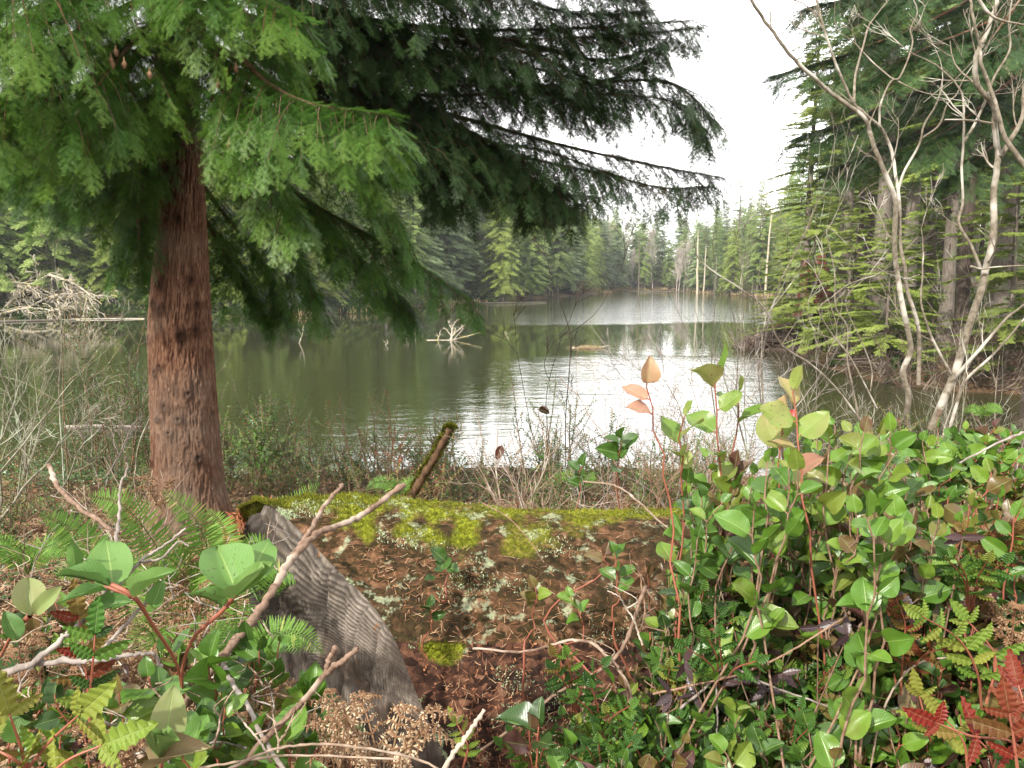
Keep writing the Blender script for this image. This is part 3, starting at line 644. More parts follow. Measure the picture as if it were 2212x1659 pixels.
for q in range(9):
    rr = np.random.default_rng(200+q); u = [1640, 1705, 1780, 1850, 1930, 2000, 2080, 2150, 2190][q]; y = [50, 46, 36, 33, 31, 29.5, 29, 28.6, 28.4][q]
    dead_bush('bare_shrub', (PX(u, y), y, float(H(PX(u, y), y))), 2.2, 9, 210+q, 'brownish bare shrub on the edge of the right bank over the water', 'shrub', M_heap, .03, 1.0, .4, .007)['group'] = 'bare shrubs on the right bank edge'

# ================================================================ the big hemlock at the left
hem = empty('hemlock_tree', (0, 0, 0)); TX = W(394, 700, 4.1)[0]; TB = np.array([TX, 4.1, float(H(TX, 4.1))])
k = NT('hemlock_bark'); co = k.coord('Object', (1, 1, .22)); n1 = k.noise(34, co, 6, .7, 1.2); n2 = k.noise(110, k.coord('Object', (1, 1, .5)), 4, .7); n3 = k.noise(2.2, k.coord('Object'), 3)
ft = k.attr('tint')
c = k.ramp(k.math('ADD', k.math('MULTIPLY', n1, .55), k.math('MULTIPLY', ft, .5)), [(.22, (.022, .011, .008)), (.42, (.090, .040, .023)), (.60, (.19, .098, .058)), (.80, (.34, .215, .145))])
c = k.mix(k.ramp(n3, [(.45, 0.0), (.65, .55)]), c, (.22, .17, .13), 'MIX'); c = k.mix(k.math('MULTIPLY', n2, .35), c, (.04, .022, .014))
M_hbark = k.bsdf(c, .9, .15, k.bump(k.math('ADD', n1, k.math('MULTIPLY', n2, .5)), .9, .012))
def trunk_u(v): return np.interp(v, [-400, 100, 300, 500, 600, 700, 900, 1050, 1120], [392, 393, 395, 394, 390, 389, 399, 409, 414])
def trunk_w(v): return np.interp(v, [-400, 100, 300, 500, 600, 700, 900, 1050, 1090, 1130], [44, 58, 71, 97, 116, 131, 143, 151, 162, 178])
nz, na = 620, 220; vv = np.linspace(1200, -420, nz); C = np.array([W(trunk_u(v), v, 4.1) for v in vv]); rad = trunk_w(vv)*.5/F0*4.1*.96
a = np.linspace(0, 2*np.pi, na, endpoint=False); A, Zi = np.meshgrid(a, C[:, 2])
q = np.stack([np.cos(A)*7, np.sin(A)*7, Zi*5], -1); wrp = fbm(q*.9, 3, 4)
rid = 1-np.abs(fbm(np.stack([np.cos(A)*19+wrp*2.2, np.sin(A)*19+wrp*2.2, Zi*11+wrp*2], -1), 4, 11))*2.6
rid = np.clip(rid, 0, 1); fine = fbm(np.stack([np.cos(A)*30, np.sin(A)*30, Zi*28], -1), 3, 6)
disp = .009*(rid-.5)+.0035*fine+.010*fbm(np.stack([np.cos(A), np.sin(A), Zi*.8], -1)*1.6, 3, 8)
tint = np.clip(.5-.55*(rid-.55)*-1+fine*.25, 0, 1)
# knots where old branches broke off
for (ku, kv, ks) in [(430, 606, .030), (372, 617, .034), (352, 655, .026), (440, 660, .026), (372, 668, .03), (440, 716, .028), (415, 727, .026), (338, 735, .024), (418, 722, .02), (374, 791, .022), (432, 852, .026), (385, 878, .030), (360, 806, .02), (368, 905, .018), (415, 905, .024), (395, 935, .02), (452, 992, .030), (345, 1005, .02), (385, 420, .028), (405, 470, .026)]:
    z = W(ku, kv, 4.1-.16)[2]; hw = trunk_w(kv)*.5; s_ = np.clip((ku-trunk_u(kv))/hw, -.98, .98); an = -math.pi/2+math.asin(s_)
    dd = np.hypot(np.angle(np.exp(1j*(A-an)))*.17, (Zi-z)*.9); disp += .020*np.exp(-(dd/ks)**2)-.022*np.exp(-(dd/(ks*.42))**2); tint = tint*(1-1.0*np.exp(-(dd/(ks*1.05))**2))
rr_ = rad[:, None]+disp; V = np.stack([C[:, 0][:, None]+np.cos(A)*rr_, C[:, 1][:, None]+np.sin(A)*rr_, Zi], -1).reshape(-1, 3)
fl = np.exp(-np.clip(Zi-TB[2], 0, 9)/.10)*.035*(1+.8*np.cos(A*3+.5)); V[:, 0] += (np.cos(A)*fl).ravel(); V[:, 1] += (np.sin(A)*fl).ravel()
i = np.arange(nz-1)[:, None]*na; j = np.arange(na)[None]; jn = (j+1) % na
m = MB(); m.add(V, np.stack([i+j, i+jn, i+na+jn, i+na+j], -1).reshape(-1, 4), None, tint.ravel())
tp = C[-1]; tube(m, [tp, tp+np.array([.02, 0, 3]), tp+np.array([-.05, .05, 7]), tp+np.array([0, 0, 9.5])], [.082, .06, .03, .008], sides=14, tint=.5)
m.build('trunk', M_hbark, hem, True)

def frond_tpl(spc, nl, nw, seed, npair=7):
    """flat hemlock spray: a little axis with side twigs, every twig set with needles; unit length"""
    r = np.random.default_rng(seed); segs = [(np.array([0, 0, 0.]), np.array([0, 1.0, -.10]))]
    for i in range(npair):
        t = .10+.84*i/npair
        for sg in (-1, 1):
            l = (.36*(1-t)**.8+.10)*r.uniform(.6, 1.25); an = R(r.uniform(32, 52)); b = np.array([0, t+r.uniform(-.03, .03), -.10*t]); segs.append((b, b+l*np.array([sg*math.sin(an), math.cos(an), -.18+r.uniform(-.1, .1)])))
    V = []; T = []
    for a_, b_ in segs:
        L = np.linalg.norm(b_-a_); n = max(3, int(L/spc)); d = (b_-a_)/L; sd = np.array([d[1], -d[0], 0]); sd /= np.linalg.norm(sd)
        for q in range(n):
            t = (q+.5)/n
            for sg in (-1, 1):
                p = a_+(b_-a_)*t; dn = d*r.uniform(.25, .6)+sd*sg+np.array([0, 0, r.uniform(-.15, .30)]); dn /= np.linalg.norm(dn); l = nl*r.uniform(.65, 1.15)
                wv = np.cross(dn, [0, 0, 1.0]); wv = wv/np.linalg.norm(wv)*nw*.5
                V += [p-wv, p+wv, p+dn*l]; T += [.0+.12*t+r.uniform(-.06, .06)]*3
        wv = sd*.006; V += [a_-wv, a_+wv, b_]; T += [-.35]*3
    F = np.arange(len(V)).reshape(-1, 3)
    return (np.array(V), F, np.zeros((len(V), 2)), np.array(T))
FR_NEAR = [frond_tpl(.034, .095, .015, s, 4) for s in range(4)]; FR_BACK = [frond_tpl(.045, .10, .022, 10+s, 4) for s in range(4)]
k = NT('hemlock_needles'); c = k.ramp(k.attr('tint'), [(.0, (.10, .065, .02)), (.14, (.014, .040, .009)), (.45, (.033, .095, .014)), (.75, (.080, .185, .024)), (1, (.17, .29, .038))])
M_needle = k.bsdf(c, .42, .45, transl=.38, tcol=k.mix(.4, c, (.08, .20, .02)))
k = NT('painted_shade_needles'); c = k.ramp(k.attr('tint'), [(.0, (.05, .035, .02)), (.14, (.012, .026, .009)), (.5, (.026, .058, .015)), (1, (.055, .110, .026))])  # shade on the back limbs is put into this darker needle colour
M_needle_shade = k.bsdf(c, .45, .4, transl=.2)
def hem_limb(pts, seclen, r0=.016, step=.055, droop=.75, fstep=.042, fl=.125, seed=0, near=True, t0=.12, tint=.55, parent=None, dens=1.0, first=None, mat=None, name='limb'):
    r = np.random.default_rng(seed); P3 = np.array([W(*p) for p in pts])
    if first is not None: P3[0] = first
    L = np.sum(np.linalg.norm(np.diff(P3, axis=0), axis=1)); n = 40; P = curve(P3, n); dP = nrm(np.gradient(P, axis=0)); lb = MB(); fo = MB()
    tube(lb, P, np.linspace(r0, r0*.10, n)+.0012, sides=7, cap=False)
    ns = int(L/step); FP = []; FD = []; FU = []; FS = []; FT = []; up = np.array([0, 0, 1.0])
    for i in range(ns):
        t = t0+(1-t0)*(i+r.uniform(0, 1))/ns; q = t*(n-1); k_ = min(n-2, int(q)); f = q-k_; b = P[k_]*(1-f)+P[k_+1]*f; fw = dP[k_]
        sg = 1 if i % 2 else -1; sdv = nrm(np.cross(fw, up)); prof = min(1, (t-t0)*5+.35)*((1-t)**.55*.85+.22)
        ls = seclen*prof*r.uniform(.6, 1.2); dd = fw*r.uniform(.45, .95)+sdv*sg*r.uniform(.5, 1.0)+up*r.uniform(-.25, .2); dd /= np.linalg.norm(dd)
        m_ = max(2, int(ls/fstep)); s = (np.arange(m_)+.6)/m_; dr = droop*r.uniform(.7, 1.25)
        pp = b+dd*ls*s[:, None]-up*dr*ls*(s**2)[:, None]
        ss = np.linspace(0, 1, 5)[:, None]; tube(lb, b+dd*ls*ss-up*dr*ls*ss**2, .0035, .0012, 3, cap=False)
        fd = nrm(dd-up*2*dr*s[:, None]); s2 = nrm(np.cross(fd, up)); alt = np.where((np.arange(m_)+i) % 2, 1.0, -1.0)[:, None]
        d = fd*r.uniform(.6, 1.1, (m_, 1))+s2*alt*r.uniform(.35, .9, (m_, 1))-up*r.uniform(.0, .35, (m_, 1)); keep = r.random(m_) < dens
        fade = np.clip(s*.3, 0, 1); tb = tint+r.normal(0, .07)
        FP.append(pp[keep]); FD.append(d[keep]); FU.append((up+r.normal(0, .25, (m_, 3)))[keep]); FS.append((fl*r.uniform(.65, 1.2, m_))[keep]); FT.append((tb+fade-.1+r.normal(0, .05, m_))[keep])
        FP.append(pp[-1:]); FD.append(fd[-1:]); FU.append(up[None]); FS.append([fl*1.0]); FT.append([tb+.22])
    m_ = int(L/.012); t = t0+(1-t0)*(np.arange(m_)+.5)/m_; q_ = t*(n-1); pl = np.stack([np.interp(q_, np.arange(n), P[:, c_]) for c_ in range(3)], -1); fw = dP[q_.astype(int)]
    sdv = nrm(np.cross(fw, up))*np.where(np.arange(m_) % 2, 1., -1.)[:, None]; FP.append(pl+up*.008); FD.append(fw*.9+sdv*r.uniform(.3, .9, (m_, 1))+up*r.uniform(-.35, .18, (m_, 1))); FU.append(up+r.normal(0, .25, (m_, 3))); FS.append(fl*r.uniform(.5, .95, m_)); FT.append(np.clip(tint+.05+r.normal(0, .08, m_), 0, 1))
    FP = np.concatenate(FP); FD = np.concatenate(FD); FU = np.concatenate(FU); FS = np.concatenate(FS); FT = np.clip(np.concatenate(FT), .2, .92)
    Mx = frames(FD, FU, FS); tp_ = FR_NEAR if near else FR_BACK; pick = r.integers(0, 4, len(FP))
    for q in range(4):
        w_ = pick == q; fo.inst(tp_[q], Mx[w_], FP[w_], FT[w_])
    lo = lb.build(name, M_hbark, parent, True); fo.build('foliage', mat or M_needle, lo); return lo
TC = (394, 4.1); limbs = [
 # toward the viewer and to the left, in the light
 ([(394, -140, 4.1), (200, -40, 3.6), (20, 60, 3.2), (-150, 170, 3.0)], .42, .62, True), ([(394, -40, 4.1), (260, 20, 3.6), (110, 110, 3.25), (-40, 260, 3.0)], .40, .62, True),
 ([(394, 30, 4.1), (320, 60, 3.6), (240, 150, 3.25), (150, 270, 3.0)], .36, .62, True), ([(394, 60, 4.1), (320, 100, 3.7), (270, 170, 3.4), (250, 250, 3.25)], .24, .55, True),
 ([(394, 90, 4.1), (250, 140, 3.8), (90, 230, 3.6), (-80, 310, 3.4)], .40, .60, True), ([(394, 180, 4.1), (280, 240, 4.0), (140, 310, 3.9), (-20, 360, 3.8)], .34, .45, True),
 ([(394, 220, 4.15), (300, 300, 4.3), (190, 360, 4.4), (60, 380, 4.5)], .36, .40, True), ([(394, 300, 4.15), (330, 400, 4.3), (290, 480, 4.35), (262, 570, 4.4)], .30, .42, True),
 ([(394, -60, 4.1), (230, -60, 3.4), (60, -30, 2.9), (-60, 40, 2.7)], .36, .62, True), ([(394, 150, 4.15), (200, 220, 4.4), (30, 270, 4.6), (-150, 320, 4.8)], .40, .42, True),
 ([(394, 330, 4.2), (350, 440, 4.5), (300, 520, 4.6), (330, 600, 4.6)], .26, .36, True),
 ([(394, 60, 4.1), (345, 160, 3.75), (315, 290, 3.65), (300, 400, 3.7)], .16, .40, True), ([(394, 220, 4.1), (325, 330, 3.85), (300, 430, 3.85), (300, 540, 3.9)], .17, .34, True),
 ([(394, 150, 4.15), (310, 240, 3.9), (245, 330, 3.8), (200, 420, 3.8)], .26, .46, True), ([(394, 60, 4.1), (180, 120, 3.5), (60, 180, 3.2), (-60, 300, 3.1)], .36, .62, True),
 ([(394, 280, 4.2), (300, 370, 4.5), (210, 410, 4.7), (120, 400, 4.9)], .34, .34, False), ([(394, 170, 4.2), (250, 260, 4.6), (80, 310, 4.9), (-80, 330, 5.0)], .42, .38, False),
 ([(394, -150, 4.1), (300, -120, 3.6), (180, -60, 3.3), (120, 30, 3.1)], .34, .62, True), ([(394, -20, 4.1), (450, 100, 3.8), (490, 220, 3.6), (520, 320, 3.5)], .18, .5, True),
 # toward the viewer and to the right
 ([(394, -190, 4.1), (450, -90, 3.7), (540, -20, 3.4), (640, 35, 3.2)], .34, .62, True), ([(394, -40, 4.1), (470, 60, 3.7), (560, 165, 3.4), (650, 218, 3.2), (740, 236, 3.1), (835, 248, 3.0)], .34, .60, True),
 ([(394, 60, 4.1), (480, 190, 3.8), (545, 310, 3.6), (600, 400, 3.5), (648, 470, 3.4)], .26, .60, True), ([(394, 20, 4.1), (470, 130, 3.6), (530, 240, 3.35), (570, 330, 3.2)], .24, .55, True),
 ([(394, -90, 4.1), (470, -20, 3.8), (560, 60, 3.7), (610, 140, 3.6)], .28, .55, True), ([(394, -140, 4.1), (395, -110, 3.6), (420, -60, 3.3), (430, -20, 3.1)], .22, .50, True),
 # right hand limbs that droop behind
 ([(394, 170, 4.15), (560, 260, 4.4), (710, 340, 4.6), (810, 410, 4.7), (880, 520, 4.8)], .44, .45, False), ([(394, 250, 4.15), (560, 370, 4.6), (700, 455, 4.8), (860, 545, 4.9), (1025, 655, 5.0)], .34, .42, False),
 ([(394, 290, 4.15), (520, 420, 4.6), (600, 500, 4.8), (655, 590, 4.9), (690, 650, 4.9)], .34, .38, False), ([(394, 340, 4.2), (490, 470, 4.9), (550, 540, 5.2), (590, 620, 5.3), (612, 680, 5.4)], .30, .33, False),
 ([(394, 380, 4.2), (470, 520, 5.0), (510, 590, 5.3), (560, 650, 5.4)], .30, .30, False), ([(394, 270, 4.15), (620, 400, 4.9), (750, 530, 5.0), (830, 610, 5.1), (890, 670, 5.1)], .32, .36, False),
 ([(394, 120, 4.15), (600, 220, 4.3), (760, 270, 4.4), (860, 340, 4.5)], .34, .45, False)]
for q, (pts, sl_, tn, near) in enumerate(limbs):
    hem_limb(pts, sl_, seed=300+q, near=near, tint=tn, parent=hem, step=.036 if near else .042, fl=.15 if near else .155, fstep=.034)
# the same tree's crown carries on above the picture
up_ = conifer(11, 2.3, 77, .02, 260, .5, .1, .20, SPR_MID, .62, .03, .8, .1, mat='mid')
for ch in list(up_.children):
    if ch.name.startswith('crown'): ch.parent = hem; ch.location = (TX, 4.1, 4.1); ch.name = 'upper_crown'
    else: bpy.data.objects.remove(ch)
bpy.data.objects.remove(up_)
M_cone = wood('cone_scales', (.36, .22, .13), (.20, .10, .055), 60, stretch=1)
for q, (u, v, d) in enumerate([(188, 124, 3.1), (205, 130, 3.12), (240, 122, 3.1), (243, 132, 3.1), (268, 130, 3.08), (323, 152, 3.15), (250, 104, 3.1), (470, 175, 3.3), (495, 305, 3.2), (545, 360, 3.25), (510, 140, 3.3)]):
    m = MB(); p = W(u, v, d); rr = np.random.default_rng(q)
    for s_ in range(44):
        t = s_/44; a_ = s_*2.4; rd = .0085*math.sin(math.pi*min(.97, t*.9+.1))+.001; b = np.array([math.cos(a_)*rd*.5, math.sin(a_)*rd*.5, -.026*t]); e = np.array([math.cos(a_)*rd*1.25, math.sin(a_)*rd*1.25, -.026*t-.007]); sdv = np.array([-math.sin(a_), math.cos(a_), 0])*.0042
        m.add([b-sdv*.6, e-sdv, e+sdv, b+sdv*.6], [[0, 1, 2, 3]])
    tube(m, [(0, 0, .012), (0, 0, 0), (0, 0, -.022)], .0015, .004, 5); o = m.build('cone', M_cone, hem); o.location = p
tag(hem, 'big hemlock with a reddish brown knotty trunk and bright drooping foliage at the left', 'tree')

# ---- shaded back limbs split off as a second hemlock; its needles carry painted shade
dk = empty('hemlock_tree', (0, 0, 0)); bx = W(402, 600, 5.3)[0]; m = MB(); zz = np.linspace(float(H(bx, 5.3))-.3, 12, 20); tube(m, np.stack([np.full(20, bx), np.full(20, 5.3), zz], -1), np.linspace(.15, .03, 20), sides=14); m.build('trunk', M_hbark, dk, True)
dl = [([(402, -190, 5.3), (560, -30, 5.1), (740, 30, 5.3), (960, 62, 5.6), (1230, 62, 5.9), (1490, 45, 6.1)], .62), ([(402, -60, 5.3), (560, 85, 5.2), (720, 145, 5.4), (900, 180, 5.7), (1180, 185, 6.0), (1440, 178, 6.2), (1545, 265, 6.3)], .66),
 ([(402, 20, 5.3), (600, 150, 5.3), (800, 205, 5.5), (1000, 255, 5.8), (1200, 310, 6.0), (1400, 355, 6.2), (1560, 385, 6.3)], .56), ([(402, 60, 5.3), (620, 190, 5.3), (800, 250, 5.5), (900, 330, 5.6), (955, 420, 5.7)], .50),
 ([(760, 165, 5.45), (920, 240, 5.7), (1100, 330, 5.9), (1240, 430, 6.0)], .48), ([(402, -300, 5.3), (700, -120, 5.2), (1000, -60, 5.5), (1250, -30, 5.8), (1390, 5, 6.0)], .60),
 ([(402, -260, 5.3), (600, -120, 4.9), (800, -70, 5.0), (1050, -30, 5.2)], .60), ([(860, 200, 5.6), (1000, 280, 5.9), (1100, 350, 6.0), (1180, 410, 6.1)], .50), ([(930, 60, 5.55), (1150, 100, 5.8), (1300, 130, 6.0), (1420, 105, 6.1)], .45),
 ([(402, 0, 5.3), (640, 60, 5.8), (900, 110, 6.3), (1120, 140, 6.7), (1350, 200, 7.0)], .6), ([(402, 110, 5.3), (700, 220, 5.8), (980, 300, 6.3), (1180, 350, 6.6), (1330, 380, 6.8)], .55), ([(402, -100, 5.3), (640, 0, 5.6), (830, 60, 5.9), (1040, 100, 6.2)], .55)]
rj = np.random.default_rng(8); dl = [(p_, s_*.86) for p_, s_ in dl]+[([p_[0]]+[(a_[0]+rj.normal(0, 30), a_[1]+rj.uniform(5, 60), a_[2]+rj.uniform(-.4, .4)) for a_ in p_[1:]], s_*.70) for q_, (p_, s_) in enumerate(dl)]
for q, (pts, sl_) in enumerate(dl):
    hem_limb(pts, sl_, r0=.026 if q < 12 else .014, seed=500+q, near=False, tint=.45, parent=dk, step=.046, droop=.85, fl=.17, fstep=.042, mat=M_needle_shade, t0=.06 if pts[0][0] > 700 else .18)
up_ = conifer(9, 2.4, 78, .02, 220, .5, .1, .22, SPR_MID, .65, .03, .8, .1, mat='dark')
for ch in list(up_.children):
    if ch.name.startswith('crown'): ch.parent = dk; ch.location = (bx, 5.3, 5.0); ch.name = 'upper_crown'
    else: bpy.data.objects.remove(ch)
bpy.data.objects.remove(up_)
tag(dk, 'hemlock behind the big one, shade painted into its needles, long limbs over the water', 'tree')

# ---- fir at the right edge, its drooping branches fill the upper right corner
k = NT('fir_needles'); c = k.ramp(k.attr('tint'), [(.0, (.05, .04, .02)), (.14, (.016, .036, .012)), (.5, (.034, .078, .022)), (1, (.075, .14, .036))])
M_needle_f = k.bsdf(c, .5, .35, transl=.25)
fir = empty('fir_tree', (0, 0, 0)); fx = W(2330, 0, 13)[0]; m = MB(); zz = np.linspace(float(H(fx, 13))-.4, 16, 14); tube(m, np.stack([fx+.0*zz, 13+.0*zz, zz], -1), np.linspace(.30, .10, 14), sides=14); m.build('trunk', M_bark_dark, fir, True)
fl_ = [([(2330, -260, 13), (2080, -120, 12.6), (1880, -20, 12.2), (1740, 20, 11.8)], 1.0), ([(2330, -160, 13), (2060, 20, 12.5), (1850, 110, 12), (1675, 165, 11.6)], 1.0), ([(2330, 0, 13), (2080, 150, 12.6), (1860, 250, 12.2), (1720, 300, 11.8)], 1.0),
 ([(2330, 100, 13), (2120, 230, 12.8), (1950, 300, 12.4), (1790, 370, 12.2)], .9), ([(2330, -90, 13), (2150, 40, 11.6), (1990, 110, 11), (1850, 190, 10.6)], .9), ([(2330, 20, 13), (2200, 160, 11.8), (2080, 260, 11.2), (1960, 330, 10.8)], .8),
 ([(2330, -330, 13), (2160, -180, 11.8), (2000, -60, 11.2), (1900, 40, 10.8)], .9), ([(2330, 130, 13), (2230, 240, 12), (2130, 330, 11.5), (2060, 380, 11.2)], .8), ([(2330, -240, 13), (2240, -60, 11.4), (2160, 60, 10.8), (2080, 150, 10.4)], .8)]
for q, (pts, sl_) in enumerate(fl_):
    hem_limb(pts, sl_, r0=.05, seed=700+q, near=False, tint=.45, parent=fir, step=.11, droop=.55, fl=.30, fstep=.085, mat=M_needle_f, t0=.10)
tag(fir, 'fir at the right edge whose dark drooping branches fill the upper right corner', 'tree')

# ================================================================ the fallen log
YC, ZC, RL = 2.31, .12, .615
def log_r(th, x):
    """cross-section radius; th measured from straight up, positive toward the far side"""
    e = np.exp(-np.clip(x+.5, 0, 9)/.45)
    return RL*(1+e*(.05*np.cos(3*th+.6)+.035*np.cos(5*th-1.0)+.02*np.cos(9*th))+.012*np.cos(4*th+x*1.3))
def log_pt(x, th):
    r = log_r(th, x); return np.stack([x, YC+.02*x+r*np.sin(th), ZC-.015*x+r*np.cos(th)], -1)
def face_x(y, z):
    d = y-YC; fl = .10+.05*(z-ZC)
    return -.74-1.03*np.minimum(d, fl)-.42*np.maximum(d-fl, 0)-.03*(z-ZC)+.055*np.exp(-((d-fl)/.05)**2)+.012*np.sin(z*9+y*4)
# bark cylinder
ns, nth = 620, 440; q = np.linspace(0, 1, ns)**1.55; th = np.linspace(-np.pi, np.pi, nth, endpoint=False); Q, TH = np.meshgrid(q, th, indexing='ij')
y0 = YC+log_r(TH, -.5)*np.sin(TH); z0 = ZC+log_r(TH, -.5)*np.cos(TH); x0 = face_x(y0, z0)
Xl = x0*(1-Q)+4.6*Q; P = log_pt(Xl, TH); N = np.stack([np.zeros_like(TH), np.sin(TH), np.cos(TH)], -1)
big = fbm(np.stack([P[..., 0]*1.6, P[..., 1]*3, P[..., 2]*3], -1), 3, 31); chunk = fbm(np.stack([P[..., 0]*9, P[..., 1]*16, P[..., 2]*16], -1), 4, 33); tiny = fbm(P*48, 3, 35)
rim = np.clip((Xl-x0)/.16, 0, 1); D = (.035*big+.024*np.abs(chunk)+.010*tiny)*rim-.012*np.exp(-((Xl-x0-.06)/.03)**2)
P = P+N*D[..., None]
mossN = fbm(np.stack([P[..., 0]*2.0, P[..., 1]*4.2, P[..., 2]*4.2], -1), 4, 41)+.35*fbm(P*14, 3, 43); top = np.cos(TH)
moss = np.minimum((np.degrees(TH)+5)/14.0, .8)*(np.abs(TH) < 2)-(TH < -2)-(TH > 1.3)*2+mossN*1.5-.25*np.clip(1-(Xl-x0)/.25, 0, 1); moss = np.maximum(moss, mossN*1.5-.62)
for (mu, mv, md, ms) in ((790, 1155, 2.15, .10), (850, 1185, 2.0, .09), (930, 1130, 2.2, .06), (990, 1195, 1.9, .06)):
    cc = W(mu, mv, md); moss = np.maximum(moss, 1.0-np.hypot(P[..., 0]-cc[0], P[..., 2]-cc[2])/ms+mossN*2.6-.25)
moss = np.maximum(moss, np.clip(.9-np.hypot((P[..., 0]-W(955, 1425, 1.85)[0])/.075, (P[..., 2]-W(955, 1425, 1.78)[2])/.055), -1, 1)*2*(top < .7))
i = np.arange(ns-1)[:, None]*nth; j = np.arange(nth)[None]; jn = (j+1) % nth
mb = MB(); mb.add(P.reshape(-1, 3), np.stack([i+j, i+jn, i+nth+jn, i+nth+j], -1).reshape(-1, 4), None, np.clip(moss*.5+.5, 0, 1).ravel())
k = NT('rotten_bark'); co = k.coord('Object'); v = k.t.nodes.new('ShaderNodeTexVoronoi'); v.inputs['Scale'].default_value = 62; k.set(v.inputs['Vector'], k.coord('Object', (.6, 1, 1)))
n1 = k.noise(26, co, 6, .7, .6); n2 = k.noise(5, co, 4, .6); n3 = k.noise(150, co, 3, .6)
sep = k.n('SeparateColor'); k.set(sep.inputs[0], v.outputs['Color'])
c = k.ramp(k.math('ADD', k.math('MULTIPLY', n1, .7), k.math('MULTIPLY', sep.outputs[0], .3)), [(.32, (.008, .006, .005)), (.48, (.045, .023, .015)), (.60, (.125, .056, .033)), (.72, (.27, .14, .085)), (.85, (.45, .31, .21))])
c = k.mix(k.ramp(n2, [(.50, 0.0), (.60, .75)]), c, (.022, .015, .012)); c = k.mix(k.math('MULTIPLY', n3, .4), c, (.05, .02, .012))
mcol = k.ramp(k.noise(70, co, 4, .7), [(.3, (.045, .050, .006)), (.5, (.16, .18, .014)), (.7, (.34, .36, .03))])
c = k.mix(k.ramp(k.attr('tint'), [(.485, 0.0), (.58, .40), (.76, 1.0)]), c, mcol)
li = k.math('MULTIPLY', k.ramp(k.noise(11, co, 5, .75), [(.56, 0.0), (.62, 1.0)]), k.ramp(k.attr('tint'), [(.36, 0.0), (.46, 1.0)])); c = k.mix(k.math('MULTIPLY', li, .7), c, (.36, .40, .25))
M_logbark = k.bsdf(c, .95, .15, k.bump(k.math('ADD', n1, k.math('MULTIPLY', v.outputs['Distance'], -.6)), 1.0, .02))
lg = empty('fallen_log'); mb.build('bark', M_logbark, lg, True)
# sawn and weathered end
nr, nf = 330, 420; rho = np.linspace(0, 1, nr); th = np.linspace(-np.pi, np.pi, nf, endpoint=False); RH, TH = np.meshgrid(rho, th, indexing='ij')
rb = log_r(TH, -.5)*.985; y = YC+rb*RH*np.sin(TH); z = ZC+rb*RH*np.cos(TH); x = face_x(y, z)
s_ = (y-YC)/.70                         # distance along the face
hx = s_*1.0; w_ = fbm(np.stack([s_*2.2, z*2.2, 0*z], -1), 3, 51); ph = (hx*1.0+.16*z+.30*(z-.1)**2*np.sign(.4-z)+.30*hx*z+w_*.075)*2*np.pi/.0125+fbm(np.stack([s_*16, z*7, 0*z], -1), 4, 52)*3.4
ridge = (.5+.5*np.sin(ph))**(.6+.8*vnoise(np.stack([s_*7, z*5, 0*z], -1), 59)); crk = np.clip(1-np.abs(fbm(np.stack([s_*3.2+z*.8, z*1.1, 0*z+7], -1), 3, 61))*26, 0, 1); hol = .045*np.exp(-((s_-.12)/.10)**2)*np.clip(1.4-z*1.5, 0, 1)+.03*np.exp(-((s_-.25)/.05)**2)
edge = np.clip((1-RH)/.05, 0, 1)
x = x+hol+.012*crk-.0055*ridge*edge+.012*fbm(np.stack([s_*6, z*6, 0*z], -1), 3, 53)-.004*fbm(np.stack([s_*60, z*8, 0*z], -1), 2, 57)+.02*(1-edge)
i = np.arange(nr-1)[:, None]*nf; j = np.arange(nf)[None]; jn = (j+1) % nf
mb = MB(); mb.add(np.stack([x, y, z], -1).reshape(-1, 3), np.stack([i+jn, i+j, i+nf+j, i+nf+jn], -1).reshape(-1, 4), np.stack([s_, z], -1).reshape(-1, 2), (ridge*(1-.9*crk)).ravel())
k = NT('weathered_end_grain'); co = k.coord('Object'); n1 = k.noise(6.5, co, 8, .72, .6); n2 = k.noise(60, k.coord('Object', (1, 1, .35)), 6, .8); n3 = k.noise(3.1, co, 4, .6, .8)
sx = k.n('SeparateXYZ'); k.set(sx.inputs[0], co)
base_ = k.ramp(n1, [(.34, (.030, .024, .020)), (.46, (.095, .078, .064)), (.57, (.24, .20, .165)), (.74, (.50, .44, .36))])
c = k.mix(k.ramp(n3, [(.55, 0.0), (.66, .8)]), base_, (.075, .045, .028)); 
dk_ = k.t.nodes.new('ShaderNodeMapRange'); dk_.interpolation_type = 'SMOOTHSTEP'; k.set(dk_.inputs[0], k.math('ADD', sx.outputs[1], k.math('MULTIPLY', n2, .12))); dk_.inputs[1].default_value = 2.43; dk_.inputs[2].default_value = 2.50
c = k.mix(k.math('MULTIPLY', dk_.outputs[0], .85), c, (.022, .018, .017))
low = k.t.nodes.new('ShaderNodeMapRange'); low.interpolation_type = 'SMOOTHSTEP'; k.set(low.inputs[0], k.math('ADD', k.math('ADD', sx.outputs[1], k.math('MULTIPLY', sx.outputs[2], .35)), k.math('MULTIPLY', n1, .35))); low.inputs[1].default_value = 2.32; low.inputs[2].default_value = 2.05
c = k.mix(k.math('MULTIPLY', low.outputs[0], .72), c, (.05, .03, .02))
c = k.mix(k.ramp(k.noise(16, k.coord('Object', (1, 1, .6)), 4, .8), [(.63, 0.0), (.68, .8)]), c, (.33, .13, .03))
c = k.mix(k.math('MULTIPLY', k.math('SUBTRACT', 1.0, k.attr('tint')), .78), c, (.018, .014, .012)); c = k.mix(k.math('MULTIPLY', n2, .35), c, (.09, .07, .055))
mb.build('cut_end', k.bsdf(c, .8, .25, k.bump(n2, .5, .004)), lg, True)

